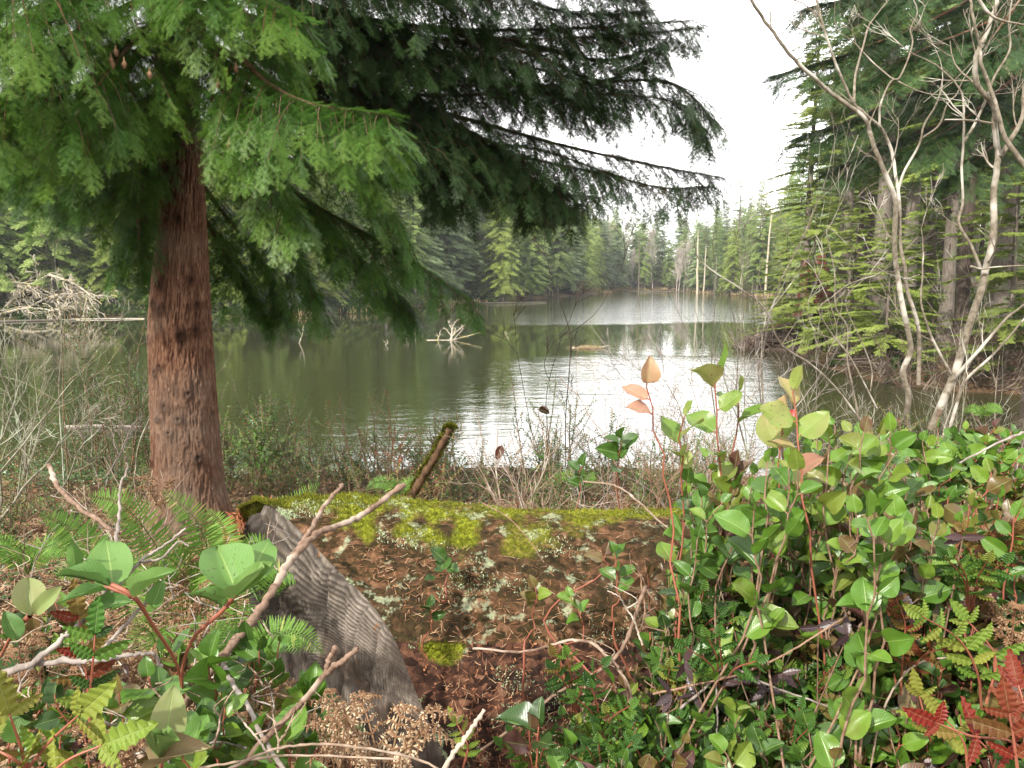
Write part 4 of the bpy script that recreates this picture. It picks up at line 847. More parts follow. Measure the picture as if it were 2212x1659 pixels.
# moss tufts, lichen, fallen needles on the bark
M_moss = foliage('moss', [(0, (.03, .035, .005)), (.4, (.10, .105, .010)), (.8, (.25, .255, .018)), (1, (.38, .38, .05))], .35, vary=0)
M_lichen = foliage('lichen', [(0, (.22, .27, .12)), (1, (.62, .68, .46))], .2, vary=0)
r = np.random.default_rng(61)
TRI = (np.array([[-.12, 0, 0], [.12, 0, 0], [0, 1, 0]], float), np.array([[0, 1, 2]]), np.zeros((3, 2)), np.zeros(3))
def on_log(n, cond, zr=(0, 1), seed=1):
    rr = np.random.default_rng(seed); ia = (rr.uniform(0, 1, n)**1.5*(ns-2)).astype(int); ja = rr.integers(0, nth, n); ok = cond(ia, ja); ia, ja = ia[ok], ja[ok]
    f = rr.uniform(0, 1, (len(ia), 2)); a_ = P[ia, ja]; b_ = P[ia+1, ja]; c_ = P[ia, (ja+1) % nth]; return a_+(b_-a_)*f[:, :1]+(c_-a_)*f[:, 1:], N[ia, ja], moss[ia, ja]
# note: P, N, moss, Xl, x0 still hold the bark grid
_cov = np.random.default_rng(3).random(420000)
Pm, Nm, mm = on_log(400000, lambda a, b: (moss[a, b] > .02+.75*_cov[:len(a)]**2) & (N[a, b, 2] > -.1) & (Xl[a, b] < 2.9), seed=62)
mb = MB(); n = len(Pm); D_ = Nm*.7+np.array([0, 0, .5])+r.normal(0, .45, (n, 3)); pat = fbm(Pm*7, 3, 66)
mb.inst(TRI, frames(D_, rnd_dirs(n, r), r.uniform(.005, .013, n)*(1+.8*np.clip(mm, 0, 1)), .013), Pm-Nm*.002, np.clip(.45+.30*np.clip(mm, 0, 1)+.45*pat+r.normal(0, .15, n), 0, 1))
mb.build('moss', M_moss, lg)['kind'] = 'stuff'
lp = fbm(P*np.array([8., 14, 14]), 3, 71)
Pm, Nm, mm = on_log(260000, lambda a, b: (N[a, b, 2] > -.15) & (lp[a, b] > .16+.10*(Xl[a, b]-x0[a, b])) & (moss[a, b] > -.5) & (Xl[a, b]-x0[a, b] < .8), seed=72)
mb = MB(); n = len(Pm); mb.inst(TRI, frames(Nm*.6+r.normal(0, .6, (n, 3))+np.array([0, 0, .3]), rnd_dirs(n, r), r.uniform(.004, .010, n), .016), Pm, r.uniform(0, 1, n))
mb.build('lichen', M_lichen, lg)['kind'] = 'stuff'
M_needles = foliage('fallen_needles', [(0, (.10, .035, .018)), (.6, (.34, .15, .07)), (1, (.52, .36, .22))], 0, .8, vary=0)
Pm, Nm, mm = on_log(26000, lambda a, b: (moss[a, b] < .25) & (N[a, b, 2] > -.2) & (Xl[a, b]-x0[a, b] > .07), seed=73); n = len(Pm)
T_ = np.cross(Nm, rnd_dirs(n, r)); mb = MB(); sc = r.uniform(.012, .035, n); mb.inst((TRI[0]*np.array([.5, 1, 1]), TRI[1], TRI[2], TRI[3]), frames(T_+Nm*.15, Nm, sc, .012), Pm+Nm*.004, r.uniform(0, 1, n))
CH = (np.array([[-.4, 0, 0], [.4, .1, .1], [.3, 1, .05], [-.35, .85, 0]], float), np.array([[0, 1, 2, 3]]), np.zeros((4, 2)), np.zeros(4))
Pm, Nm, mm = on_log(16000, lambda a, b: (moss[a, b] < .0) & (N[a, b, 2] > -.4) & (Xl[a, b]-x0[a, b] > .04), seed=74); n = len(Pm); T_ = np.cross(Nm, rnd_dirs(n, r))+Nm*.35
mb.inst(CH, frames(T_, Nm+r.normal(0, .4, (n, 3)), r.uniform(.004, .012, n), r.uniform(.003, .008, n)), Pm+Nm*.002, r.uniform(0, .6, n)**1.3)
mb.build('litter', M_needles, lg)['kind'] = 'stuff'
tag(lg, 'huge fallen log with a weathered grey cut end, yellow green moss on top', 'log')

# ================================================================ plants near the viewer
def grid_leaf(L=1.0, Wd=.62, nu=6, nv=11, tip=1.25, fold=.28, curl=.22, wave=.03, seed=0, base_round=.55):
    r = np.random.default_rng(seed); v = np.linspace(0, 1, nv); u = np.linspace(-1, 1, nu+1)
    w = np.sin(np.pi*np.clip(v, 0, 1)**.80)**.62; w[0] = .02; w[-1] = .0; w = w*(1-np.clip(v-.78, 0, 1)*1.1); w = np.clip(w, 0, None)*Wd/2
    U, Vv = np.meshgrid(u, v); X = U*w[:, None]; Y = Vv*L; Z = np.abs(X)*fold*1.6-curl*Vv**2*.5+wave*np.sin(Vv*9+U*2+seed)*np.abs(U)+.012*np.sin(Vv*40)*np.abs(U)
    k = nu+1; i = np.arange(nv-1)[:, None]*k; j = np.arange(nu)[None]
    return (np.stack([X, Y, Z], -1).reshape(-1, 3), np.stack([i+j, i+j+1, i+k+j+1, i+k+j], -1).reshape(-1, 4), np.stack([(U+1)/2, Vv], -1).reshape(-1, 2), np.zeros(X.size))
SAL = [grid_leaf(1, .66+.07*(s % 3), seed=s, fold=[.15, .35, .55, .25][s % 4], curl=[.1, .35, .5, -.1, .2][s % 5], wave=.03+.01*(s % 3)) for s in range(10)]
def holly_leaf(seed):
    r = np.random.default_rng(seed); n = 12; V = []; F = []; UV = []
    for i in range(n+1):
        t = i/n; w = .5*math.sin(math.pi*min(1, t**.75*.97+.03))**.8*(.40) if i < n else 0
        V.append([0, t, -.12*t*t]); UV.append([.5, t])
        for sg in (-1, 1):
            spine = (1.24 if i % 2 else .92) if 0 < i < n else 1
            V.append([sg*w*spine, t+(.035 if i % 2 else -.01), -.12*t*t+.16*w+(.05 if i % 2 else -.02)]); UV.append([.5+sg*.5, t])
    for i in range(n):
        a, b = i*3, i*3+3; F += [[a, a+2, b+2, b], [a+1, a, b, b+1]]
    return (np.array(V, float), np.array(F), np.array(UV, float), np.zeros(len(V)))
HOL = [holly_leaf(s) for s in range(4)]
def leaf_mat(name, stops, vein=(.30, .42, .12), rough=.34, spec=.5, transl=.2, spots=True, vn=13, veinf=.55):
    k = NT(name); uvn = k.n('UVMap').outputs[0]; sx = k.n('SeparateXYZ'); k.set(sx.inputs[0], uvn); u, v = sx.outputs[0], sx.outputs[1]
    au = k.math('ABSOLUTE', k.math('SUBTRACT', u, .5)); tn = k.attr('tint'); co = k.coord('Object')
    c = k.ramp(tn, stops); nz = k.noise(60, co, 4, .6)
    n9 = k.noise(14, co, 5, .65); c = k.mix(k.ramp(n9, [(.44, 0.0), (.62, .35)]), c, k.ramp(k.math('ADD', tn, .16), stops)); c = k.mix(k.math('MULTIPLY', nz, .45), c, k.ramp(k.math('SUBTRACT', tn, .18), stops))
    veins = k.math('SINE', k.math('MULTIPLY', k.math('SUBTRACT', v, k.math('MULTIPLY', au, .75)), vn*6.283))
    vl = k.ramp(veins, [(.80, 0.0), (1.0, 1.0)]); mid = k.ramp(au, [(.0, 1.0), (.035, 0.0)])
    lines = k.math('MAXIMUM', k.math('MULTIPLY', vl, .28), mid); c = k.mix(k.math('MULTIPLY', lines, veinf), c, vein)
    if spots:
        sp = k.math('MULTIPLY', k.ramp(k.noise(150, co, 3, .7), [(.60, 0.0), (.68, 1.0)]), k.ramp(k.noise(9, co, 2, .5), [(.50, 0.0), (.60, .85)])); c = k.mix(sp, c, (.05, .02, .015))
        wsp = k.math('MULTIPLY', k.ramp(k.noise(330, co, 1, .5), [(.74, 0.0), (.78, .8)]), k.ramp(k.noise(6, co, 2, .5), [(.5, 0.0), (.6, 1.0)])); c = k.mix(wsp, c, (.5, .46, .42))
    bm = k.bump(k.math('ADD', k.math('MULTIPLY', lines, -1.0), k.math('MULTIPLY', nz, .5)), .35, .003)
    return k.bsdf(c, rough, spec, bm, transl)
M_salal = leaf_mat('salal_leaf', [(0, (.020, .048, .012)), (.30, (.050, .115, .016)), (.55, (.095, .215, .020)), (.70, (.19, .28, .030)), (.80, (.15, .055, .032)), (.88, (.125, .034, .030)), (1, (.065, .022, .032))])
M_bigsal = leaf_mat('large_salal_leaf', [(0, (.045, .12, .025)), (.5, (.145, .28, .065)), (.8, (.24, .28, .10)), (1, (.30, .15, .12))], spots=True, transl=.3, rough=.55, veinf=.8)
M_rosy = leaf_mat('rosy_leaf', [(0, (.05, .12, .02)), (.5, (.12, .24, .035)), (.68, (.24, .33, .06)), (.8, (.44, .30, .15)), (.92, (.52, .24, .20)), (1, (.42, .16, .15))], transl=.35)
M_grape = leaf_mat('holly_leaflet', [(0, (.022, .060, .014)), (.3, (.055, .145, .022)), (.5, (.13, .24, .03)), (.62, (.24, .26, .04)), (.75, (.22, .13, .04)), (.86, (.075, .012, .010)), (1, (.19, .008, .010))], vein=(.4, .4, .2), rough=.42, spec=.22, veinf=.35, vn=8)
M_bramble = leaf_mat('dark_bramble_leaf', [(0, (.03, .016, .018)), (1, (.07, .035, .035))], vein=(.12, .06, .06), rough=.35, vn=9, spots=False)
k_ = NT('red_stem'); M_redstem = k_.bsdf(k_.mix(k_.noise(30, k_.coord('Object')), (.23, .055, .035), (.36, .14, .08)), .55, .4)
M_brownstem = wood('brown_stem', (.16, .085, .05), (.30, .20, .14), 60, stretch=1, dist=.002)
M_twig = wood('pale_dead_twig', (.36, .27, .20), (.19, .13, .09), 50, (.50, .43, .36), stretch=1, dist=.002)
M_greystick = wood('grey_stick', (.33, .28, .25), (.15, .12, .10), 70, (.40, .35, .31), stretch=.6, dist=.002)
M_alder = wood('pale_mottled_bark', (.30, .26, .20), (.13, .105, .075), 26, (.56, .52, .45), stretch=.8, dist=.003)
M_lichtwig = wood('lichen_twig', (.17, .13, .10), (.30, .31, .22), 40, (.45, .48, .36), stretch=1, dist=.003)
M_deadfern = foliage('dead_fern', [(0, (.09, .04, .022)), (.4, (.26, .14, .07)), (.8, (.47, .33, .20)), (1, (.64, .51, .34))], .25, .8, vary=0)
M_rustfern = foliage('rusty_fern', [(0, (.12, .035, .02)), (.5, (.34, .12, .055)), (1, (.52, .26, .13))], .2, .7, vary=0)
M_fern = foliage('sword_fern', [(0, (.05, .11, .02)), (.5, (.15, .29, .045)), (.8, (.28, .40, .07)), (1, (.50, .44, .16))], .35, .5, vary=.1)
M_huck = foliage('small_shiny_leaves', [(0, (.018, .045, .012)), (.4, (.040, .110, .020)), (.75, (.10, .21, .035)), (.9, (.20, .26, .06)), (1, (.28, .10, .05))], .25, .35, .5, vary=.15)
M_fernrach = foliage('fern_midrib', [(0, (.20, .24, .05)), (1, (.32, .22, .08))], 0, .6, vary=0)

CAMP = np.array([0, 0, CZ])
def salal_sprig(st, lf, top, base, nl, size, tint, r, lean=None, r0=.0032, tv=.10):
    top = np.array(top, float); base = np.array(base, float); mid = (base*.55+top*.45)+r.normal(0, .05, 3); mid2 = base*.2+top*.8+r.normal(0, .02, 3)
    P = curve([base, mid, mid2, top], 16)+np.concatenate([np.zeros((1, 3)), r.normal(0, .004, (15, 3))]); tube(st, P, r0, r0*.4, 5, cap=False)
    L = np.linalg.norm(P[-1]-P[-2]); dd = nrm(np.gradient(P, axis=0)); a0 = r.uniform(0, 6.28)
    n = nl; s = 15-np.arange(n)*min(1.0, (r.uniform(.55, .8) if n < 8 else 9.5/n)); bp = np.stack([np.interp(s, np.arange(16), P[:, q]) for q in range(3)], -1); fw = dd[np.clip(s.astype(int), 0, 15)]
    az = a0+np.arange(n)*2.5+r.normal(0, .35, n); out_ = np.stack([np.cos(az), np.sin(az), np.zeros(n)], -1)
    toview = nrm(CAMP-bp); d = out_*1.0+fw*.35+np.array([0, 0, .35])+toview*r.uniform(-.1, .5, (n, 1))+r.normal(0, .25, (n, 3)); d[0] = fw[0]+r.normal(0, .3, 3)+[0, 0, .4]
    upv = np.array([0, 0, 1.0])*r.uniform(.3, 1.2, (n, 1))+toview*r.uniform(.1, .9, (n, 1))+r.normal(0, .35, (n, 3))
    sz = size*r.uniform(.62, 1.12, n)*np.where(np.arange(n) < 1, .7, 1); pet = nrm(d)*.006
    for q in range(n): tube(st, [bp[q], bp[q]+pet[q]*1.5], .0014, .001, 4, cap=False)
    pick = r.integers(0, len(SAL), n); tn = np.clip(tint+r.normal(0, tv, n), 0, 1)
    Mx = frames(d, upv, sz, sz*r.uniform(.85, 1.1, n))
    for q in range(len(SAL)):
        w_ = pick == q
        if w_.any(): lf.inst(SAL[q], Mx[w_], (bp+pet)[w_], tn[w_])
def ground_pt(x, y): return np.array([x, y, float(H(x, y))])
def log_top(x, y):
    if x > -.6+(-.74)*(y-YC) and abs(y-YC) < RL: return ZC+math.sqrt(max(0, RL**2-(y-YC)**2))
    return None
def salal_plant(name, tops, label, group=None, size=.075, tint=.45, seed=0, nl=7, mat=None, base=None, tv=.10, cat='shrub'):
    r = np.random.default_rng(seed); root = empty(name); st = MB(); lf = MB(); c = np.mean([W(*t[:3]) for t in tops], 0)
    bx, by = (c[0]+r.normal(0, .06), c[1]+.05) if base is None else base
    lt = log_top(bx, by); b0 = ground_pt(bx, by) if lt is None else np.array([bx, by, lt-.01])
    for t in tops: salal_sprig(st, lf, W(*t[:3]), b0+np.array([*r.normal(0, .03, 2), 0]), nl if len(t) < 5 else t[4], size, t[3] if len(t) > 3 else tint, r, tv=tv)
    st.build('stems', M_redstem if seed < 20 or seed > 1380 else M_brownstem, root, True); lf.build('leaves', mat or M_salal, root, True)
    return tag(root, label, cat, group)

# ---- right hand thicket: sprigs that stand out
salal_plant('salal_shrub', [(1545, 795, 1.45, .66, 8), (1600, 850, 1.5, .6, 3)], 'tallest broad leaved sprig rising above the thicket over the bright water', size=.082, seed=1, nl=8, base=(.47, 1.62), tv=.09, mat=M_rosy)
salal_plant('salal_shrub', [(1390, 835, 1.35, .92, 3), (1470, 905, 1.42, .62, 5)], 'sprig reaching left with two pinkish leaves at its tip', size=.064, seed=2, base=(.42, 1.6), tv=.05, mat=M_rosy)
salal_plant('salal_shrub', [(1712, 850, 1.35, .74, 7), (1690, 905, 1.4, .66, 4)], 'yellow green sprig with reddish leaf tips right of the tallest one', size=.078, seed=3, base=(.6, 1.5), tv=.08, mat=M_rosy)
salal_plant('salal_shrub', [(1345, 950, 2.6, .25, 7)], 'small bluish green sprig on a thin stem above the middle of the log', size=.085, seed=4, base=(.38, 3.05), tv=.03)
salal_plant('salal_shrub', [(1255, 1010, 3.0, .2, 5)], 'tiny dark green sprig behind the log, left of the bluish one', size=.08, seed=5, base=(.25, 3.1), tv=.03)
specs = [((1900, 930, 1.5), .5, 'upright green leaves at the crest of the thicket, left of its middle'), ((1830, 925, 1.4), .68, 'sprig with rosy edged yellow green leaves at the crest of the thicket'), ((1690, 1010, 1.25), .50, 'large pointed leaves in the middle left of the thicket'), ((1880, 1080, 1.2), .50, 'largest glossy leaves in the centre of the thicket'),
 ((2010, 960, 1.9), .48, 'pale rounded leaves on the far side of the thicket'), ((2120, 960, 2.0), .55, 'bright green sprigs at the back right of the thicket')]
for q, ((u, v, d), tn, lb) in enumerate(specs):
    r = np.random.default_rng(900+q); salal_plant('salal_shrub', [(u+r.normal(0, 45), v+abs(r.normal(0, 30)), d+r.normal(0, .06), tn) for _ in range(4)], 'broad leaved shrub, '+lb, size=.062, seed=20+q, nl=9)
r = np.random.default_rng(77); pts = []
def crest(u): return np.interp(u, [1400, 1450, 1520, 1600, 1700, 1800, 1900, 2000, 2212, 2300], [1120, 1040, 985, 960, 920, 905, 900, 905, 915, 920])
def left_edge(v): return np.interp(v, [900, 1000, 1100, 1200, 1300, 1400, 1500, 1660], [1560, 1500, 1450, 1470, 1440, 1400, 1330, 1200])
for u in np.arange(1260, 2330, 38):
    for v in np.arange(930, 1740, 42):
        uu, vv = u+r.uniform(-22, 22), v+r.uniform(-24, 24)
        if uu < left_edge(vv) or vv < crest(uu)+12: continue
        if vv > 1330 and uu < 1950 and r.random() < .22: continue
        if uu > 1900 and vv > 1380 and r.random() < .3: continue
        pts.append((uu, vv))
for _ in range(170):
    vv = r.uniform(1270, 1680); uu = r.uniform(left_edge(vv)-20, 2300)
    pts.append((uu, vv))
pts.sort(key=lambda p: (round(p[0]/110), p[1])); kk = 0
for i in range(0, len(pts)-2, 3):
    tp = []
    for (u, v) in pts[i:i+3]:
        d = float(np.interp(v, [900, 1000, 1100, 1300, 1500, 1650], [2.0, 1.62, 1.42, 1.48, 1.42, 1.25]))+r.uniform(-.14, .16)+(.35 if u > 2000 and v < 1080 else 0)
        g = r.choice([.22, .38, .48, .62, .84, .95], p=[.18, .20, .20, .12, .20, .10]) if v > 1120 else r.choice([.36, .48, .58, .68, .86], p=[.2, .32, .22, .14, .12])
        tp.append((u, v, d, g, r.integers(8, 13)))
    w0 = np.mean([W(*t[:3]) for t in tp], 0)
    by = min(1.62, w0[1]+.06) if w0[1] < 1.85 else w0[1]
    cu, cv = np.mean([t[0] for t in tp]), np.mean([t[1] for t in tp]); zn = ('crest' if cv < 1120 else 'middle' if cv < 1380 else 'low part')+(' next to the log' if cu < 1620 else ' at the centre' if cu < 1920 else ' near the edge')
    salal_plant('salal_shrub', tp, 'broad leaved thicket shrub at the right, '+zn, 'thicket shrubs '+zn, size=r.uniform(.043, .060), seed=1000+i, base=(w0[0]+r.normal(0, .05), by)); kk += 1
print('thicket plants', kk)
# small ones on the log
for q, (u, v, d, sz, tn, nl, lb) in enumerate([(945, 1245, 1.92, .055, .18, 5, 'dark bluish sprig lying on the bark near the cut end'), (925, 1310, 1.80, .050, .16, 5, 'small dark sprig below the bluish one on the bark'), (1160, 1275, 1.72, .058, .80, 4, 'sprig with two brown tinged leaves in the middle of the log side'), (1240, 1290, 1.72, .048, .58, 5, 'small bright green sprig in the middle of the log side'),
   (1330, 1195, 1.75, .050, .36, 6, 'small upright green sprig with narrow leaves on the right part of the log'), (1300, 1205, 1.8, .05, .85, 3, 'withered brown grey leaves left of the small upright green sprig'), (1400, 1235, 1.62, .055, .88, 4, 'reddish purple leaves at the left edge of the thicket')]):
    p = W(u, v, d); bx, by = p[0], min(2.6, p[1]+.03); salal_plant('salal_sprig', [(u, v, d, tn)], lb, size=sz, seed=1400+q, nl=nl, base=(bx+.03, by), tv=.05, cat='plant')
salal_plant('salal_sprig', [(1165, 1560, 1.22, .10, 3), (1140, 1575, 1.24, .95, 2)], 'two big dull grey green leaves at the bottom middle', size=.085, seed=1450, base=(.05, 1.35), tv=.03, cat='plant')
# large ones at the left, close to the viewer
def big_leaf_plant(leaves, stem, label, size=.1):
    """leaves given by base point, tip point and size; stem as a polyline"""
    root = empty('salal_sprig'); st = MB(); lf = MB(); r = np.random.default_rng(int(size*1e4)+len(leaves)*7+int(abs(leaves[0][0][0])))
    for s_ in stem: tube(st, curve([W(*p) for p in s_], 16), .0035, .002, 6, cap=False)
    for (b, t, wd, tn, face) in leaves:
        b = W(*b); t = W(*t); L = np.linalg.norm(t-b); up_ = nrm(CAMP-b)*face+np.array([0, 0, 1.0])*(1-abs(face))
        lf.inst(SAL[r.integers(0, 4)], frames((t-b)[None], up_[None], L, wd*L), b[None], np.array([tn]))
    st.build('stems', M_redstem, root, True); lf.build('leaves', M_bigsal, root, True); return tag(root, label, 'plant')
big_leaf_plant([((512, 1285, 1.02), (466, 1162, 1.08), .92, .5, .62), ((530, 1265, 1.03), (583, 1160, 1.12), .82, .42, .5), ((508, 1285, 1.0), (600, 1215, .98), .55, .55, .6), ((505, 1290, 1.0), (575, 1235, .95), .75, .58, .3), ((480, 1310, 1.02), (420, 1270, 1.0), .45, .4, .2)],
 [[(511, 1280, 1.02), (480, 1320, 1.04), (420, 1375, 1.08), (395, 1440, 1.12), (395, 1500, 1.2)]], 'large fresh green leaves left of the cut end, pale midribs, in the left foreground')
big_leaf_plant([((245, 1272, 1.0), (228, 1158, 1.08), .85, .45, .75), ((165, 1240, 1.02), (155, 1165, 1.0), .5, .4, .2), ((240, 1270, 1.0), (125, 1222, 1.0), .30, .25, .3), ((290, 1290, .98), (365, 1222, .98), .40, .55, .4), ((285, 1300, .98), (180, 1308, .97), .50, .15, .7), ((330, 1310, 1.0), (350, 1255, 1.0), .8, .3, .7), ((230, 1275, .98), (130, 1290, .93), .35, .3, .3)],
 [[(240, 1262, 1.0), (290, 1290, 1.0), (330, 1350, 1.05), (380, 1430, 1.12), (395, 1500, 1.2)], [(290, 1290, 1.0), (240, 1270, 1.0), (165, 1240, 1.02)]], 'leafy sprig with one very broad upright leaf at the far left foreground')
big_leaf_plant([((65, 1330, .95), (60, 1240, .98), .85, .80, .8), ((75, 1325, .95), (140, 1265, .95), .6, .78, .7), ((40, 1380, .95), (10, 1320, .95), .8, .2, .6)], [[(65, 1330, .95), (30, 1365, 1.0), (0, 1420, 1.05)]], 'blotched spotted leaves at the left picture edge')
big_leaf_plant([((355, 1620, .80), (375, 1480, .82), .85, .80, .9), ((330, 1659, .8), (430, 1600, .78), .5, .95, .5), ((340, 1640, .8), (330, 1560, .78), .3, .6, .2), ((345, 1650, .8), (370, 1570, .77), .25, .6, .2)], [[(355, 1610, .8), (345, 1680, .85)]], 'oval leaf with purple blotches and a white speck, near the bottom left')
for q, (u, v, d, lb) in enumerate([(560, 1420, 1.35, 'green leaves leaning on the foot of the cut end'), (650, 1480, 1.30, 'broad green leaves in front of the lower cut end'), (690, 1530, 1.25, 'green leaves just right of the long forked stick foot'), (470, 1470, 1.3, 'green leaves between the crossing sticks'), (250, 1500, 1.2, 'green leaves among dry litter beside the purple holly leaved stem'), (600, 1600, 1.1, 'bottom green leaves left of the tan dead fern'), (420, 1580, 1.15, 'green leaves behind the blotched oval leaf'), (100, 1330, 1.5, 'dark leaves behind the spotted leaves')]):
    r = np.random.default_rng(1500+q); salal_plant('salal_sprig', [(u+r.normal(0, 28), v+r.normal(0, 28), d+r.normal(0, .05), r.choice([.3, .45, .5, .8], p=[.3, .3, .25, .15]), 5) for _ in range(3)], lb, size=.065, seed=1520+q, cat='plant')

rq = np.random.default_rng(66)
for q in range(16):
    u, v = rq.uniform(-20, 560), rq.uniform(1330, 1670); d = float(np.interp(v, [1330, 1660], [1.45, 1.05]))+rq.uniform(0, .15)
    salal_plant('salal_sprig', [(u+rq.normal(0, 30), v+rq.normal(0, 26), d+rq.normal(0, .05), rq.choice([.2, .4, .5, .84], p=[.3, .3, .2, .2]), 6) for _ in range(3)], 'green leaves low among the litter and twigs of the left foreground', 'low leafy sprigs of the left foreground', size=rq.uniform(.04, .06), seed=1600+q, cat='plant')
# ---- holly leaved plants (compound leaves)
def grape(fr, label, tint, tv=.05, lsz=.045, seed=0, name='oregon_grape', mat=None, group=None):
    """fr: list of (polyline of the midrib, number of leaflet pairs, tint)"""
    root = empty(name); r = np.random.default_rng(seed)
    for (pl, npair, tn) in fr:
        st = lf = MB()
        Pw = np.array([W(*p) for p in pl]); P = curve(Pw, 24); dd = nrm(np.gradient(P, axis=0)); tube(st, P, .0022, .0010, 5, mat=1, cap=False)
        s = np.linspace(.28, .97, npair); bp = np.stack([np.interp(s*23, np.arange(24), P[:, q]) for q in range(3)], -1); fw = dd[(s*23).astype(int)]
        tv_ = nrm(CAMP-bp); side = nrm(np.cross(fw, tv_)); face = nrm(np.cross(side, fw)+r.normal(0, .25, (npair, 3)))
        for sg in (-1, 1):
            d = side*sg*1.0+fw*.55+r.normal(0, .20, (npair, 3)); L = lsz*(1-.35*np.abs(s-.5)*2)*r.uniform(.75, 1.2, npair)
            pick = r.integers(0, 4, npair); Mx = frames(d, face, L, L*r.uniform(.85, 1.1, npair)); t_ = np.clip(tn+r.normal(0, tv, npair), 0, 1)
            for q in range(4):
                w_ = pick == q
                if w_.any(): lf.inst(HOL[q], Mx[w_], bp[w_], t_[w_])
        lf.inst(HOL[0], frames(dd[-1:], face[-1:], lsz), P[-1:], np.array([tn])); lf.build('compound_leaf', [mat or M_grape, M_redstem], root)
    return tag(root, label, 'plant', group)
grape([([(1945, 1500, 1.25), (1950, 1420, 1.22), (1955, 1350, 1.2), (1935, 1290, 1.18)], 7, .86), ([(1960, 1480, 1.25), (1990, 1420, 1.2), (2040, 1400, 1.15)], 4, .9), ([(1920, 1330, 1.3), (1905, 1260, 1.3)], 3, .9)], 'dark red upright holly leaved stem on the right', .86, lsz=.034, seed=1)
grape([([(2120, 1530, 1.15), (2110, 1450, 1.12), (2070, 1380, 1.1), (1990, 1330, 1.05)], 6, .56), ([(2130, 1520, 1.2), (2150, 1420, 1.2), (2090, 1340, 1.2)], 4, .50)], 'arching yellow green holly leaved frond at the right edge', .55, lsz=.047, seed=2)
grape([([(2230, 1640, .95), (2180, 1600, .95), (2100, 1590, .93), (2020, 1560, .92)], 3, 1.0), ([(2200, 1680, .9), (2190, 1600, .9), (2180, 1540, .9)], 3, .93), ([(2212, 1620, .95), (2215, 1540, .98), (2200, 1480, 1.0)], 3, .97)], 'glossy bright red holly leaves in the bottom right corner', 1.0, lsz=.050, seed=3)
grape([([(2010, 1600, 1.2), (2000, 1560, 1.15), (1985, 1500, 1.15)], 3, .64), ([(2090, 1660, 1.1), (2080, 1600, 1.1), (2030, 1540, 1.1)], 3, .66)], 'dull yellow holly leaflets between the red ones at the bottom right', .64, seed=4)
grape([([(1000, 1659, 1.25), (1010, 1610, 1.25), (985, 1560, 1.25)], 5, .60)], 'single yellow green holly frond right of the tan dead fern', .6, lsz=.032, seed=5)
grape([([(60, 1660, .78), (40, 1600, .76), (20, 1540, .75)], 2, .66), ([(60, 1660, .78), (110, 1600, .76), (170, 1545, .75)], 2, .60), ([(60, 1670, .78), (30, 1640, .74), (-30, 1610, .74)], 2, .66), ([(90, 1690, .75), (150, 1640, .74), (220, 1610, .74)], 2, .56)], 'yellow holly leaves in the bottom left corner', .65, lsz=.062, seed=6)
grape([([(195, 1600, .98), (190, 1500, .98), (180, 1400, .98), (170, 1330, .98)], 5, .80), ([(190, 1540, .98), (200, 1440, .95), (205, 1370, .95)], 3, .3)], 'purple and green holly leaved stem with a bright red stalk at the left', .8, lsz=.052, seed=7, tv=.2)
gi = 0; r = np.random.default_rng(88)
for (u, v) in [(1240, 1480), (1300, 1540), (1230, 1600), (1340, 1610), (1420, 1570), (1480, 1620), (1560, 1600), (1640, 1640), (1700, 1600), (1440, 1490), (1560, 1430), (1750, 1480), (1820, 1560), (1880, 1620), (1780, 1640), (1620, 1520), (1160, 1640), (1500, 1350), (1690, 1430), (2100, 1250), (1300, 1650), (1400, 1660), (1560, 1670), (1960, 1640), (1850, 1440), (2160, 1180)]:
    d = 1.32+r.uniform(-.12, .12); fr = []
    for q in range(4):
        a = r.uniform(-2.9, 0.2); L = r.uniform(50, 95); fr.append(([(u+r.normal(0, 8), v+70, d+.1), (u+math.cos(a)*L*.3, v+20+math.sin(a)*L*.3, d), (u+math.cos(a)*L, v+math.sin(a)*L*.8, d-.06)], int(r.integers(4, 7)), float(r.choice([.12, .25, .36, .48, .60, .80], p=[.2, .28, .24, .14, .1, .04]))))
    grape(fr, 'green holly leaved plant in the low tangle of the right foreground', .3, lsz=.036, seed=100+gi, group='green holly leaved plants of the right foreground'); gi += 1
# dark pleated bramble leaves
for q, (u, v) in enumerate([(1833, 1370), (1768, 1355), (1690, 1455), (1655, 1490), (1600, 1470), (1480, 1430), (1450, 1500), (1500, 1500), (1735, 1595), (1970, 1310), (2080, 1160), (1650, 1650)]):
    r = np.random.default_rng(1700+q); p = W(u, v, 1.24+r.uniform(-.05, .08)); root = empty('bramble_leaf'); st = MB(); lf = MB(); bs = ground_pt(p[0]+r.normal(0, .1), min(1.6, p[1]+.2))
    tube(st, curve([bs, (bs+p)/2+np.array([.03, 0, .08]), p], 12), .0022, .0012, 5, cap=False); tv_ = nrm(CAMP-p)
    d = rnd_dirs(3, r)+np.array([0, 0, .1]); d -= tv_*(d@tv_)[:, None]*.8; lf.inst(HOL[q % 4], frames(d, np.tile(tv_, (3, 1))+r.normal(0, .3, (3, 3)), .034, .030), np.tile(p, (3, 1)), r.uniform(0, 1, 3))
    st.build('stem', M_brownstem, root, True); lf.build('leaflets', M_bramble, root, True); tag(root, 'nearly black pleated bramble leaf in the right foreground tangle', 'plant', 'black bramble leaves of the right foreground')

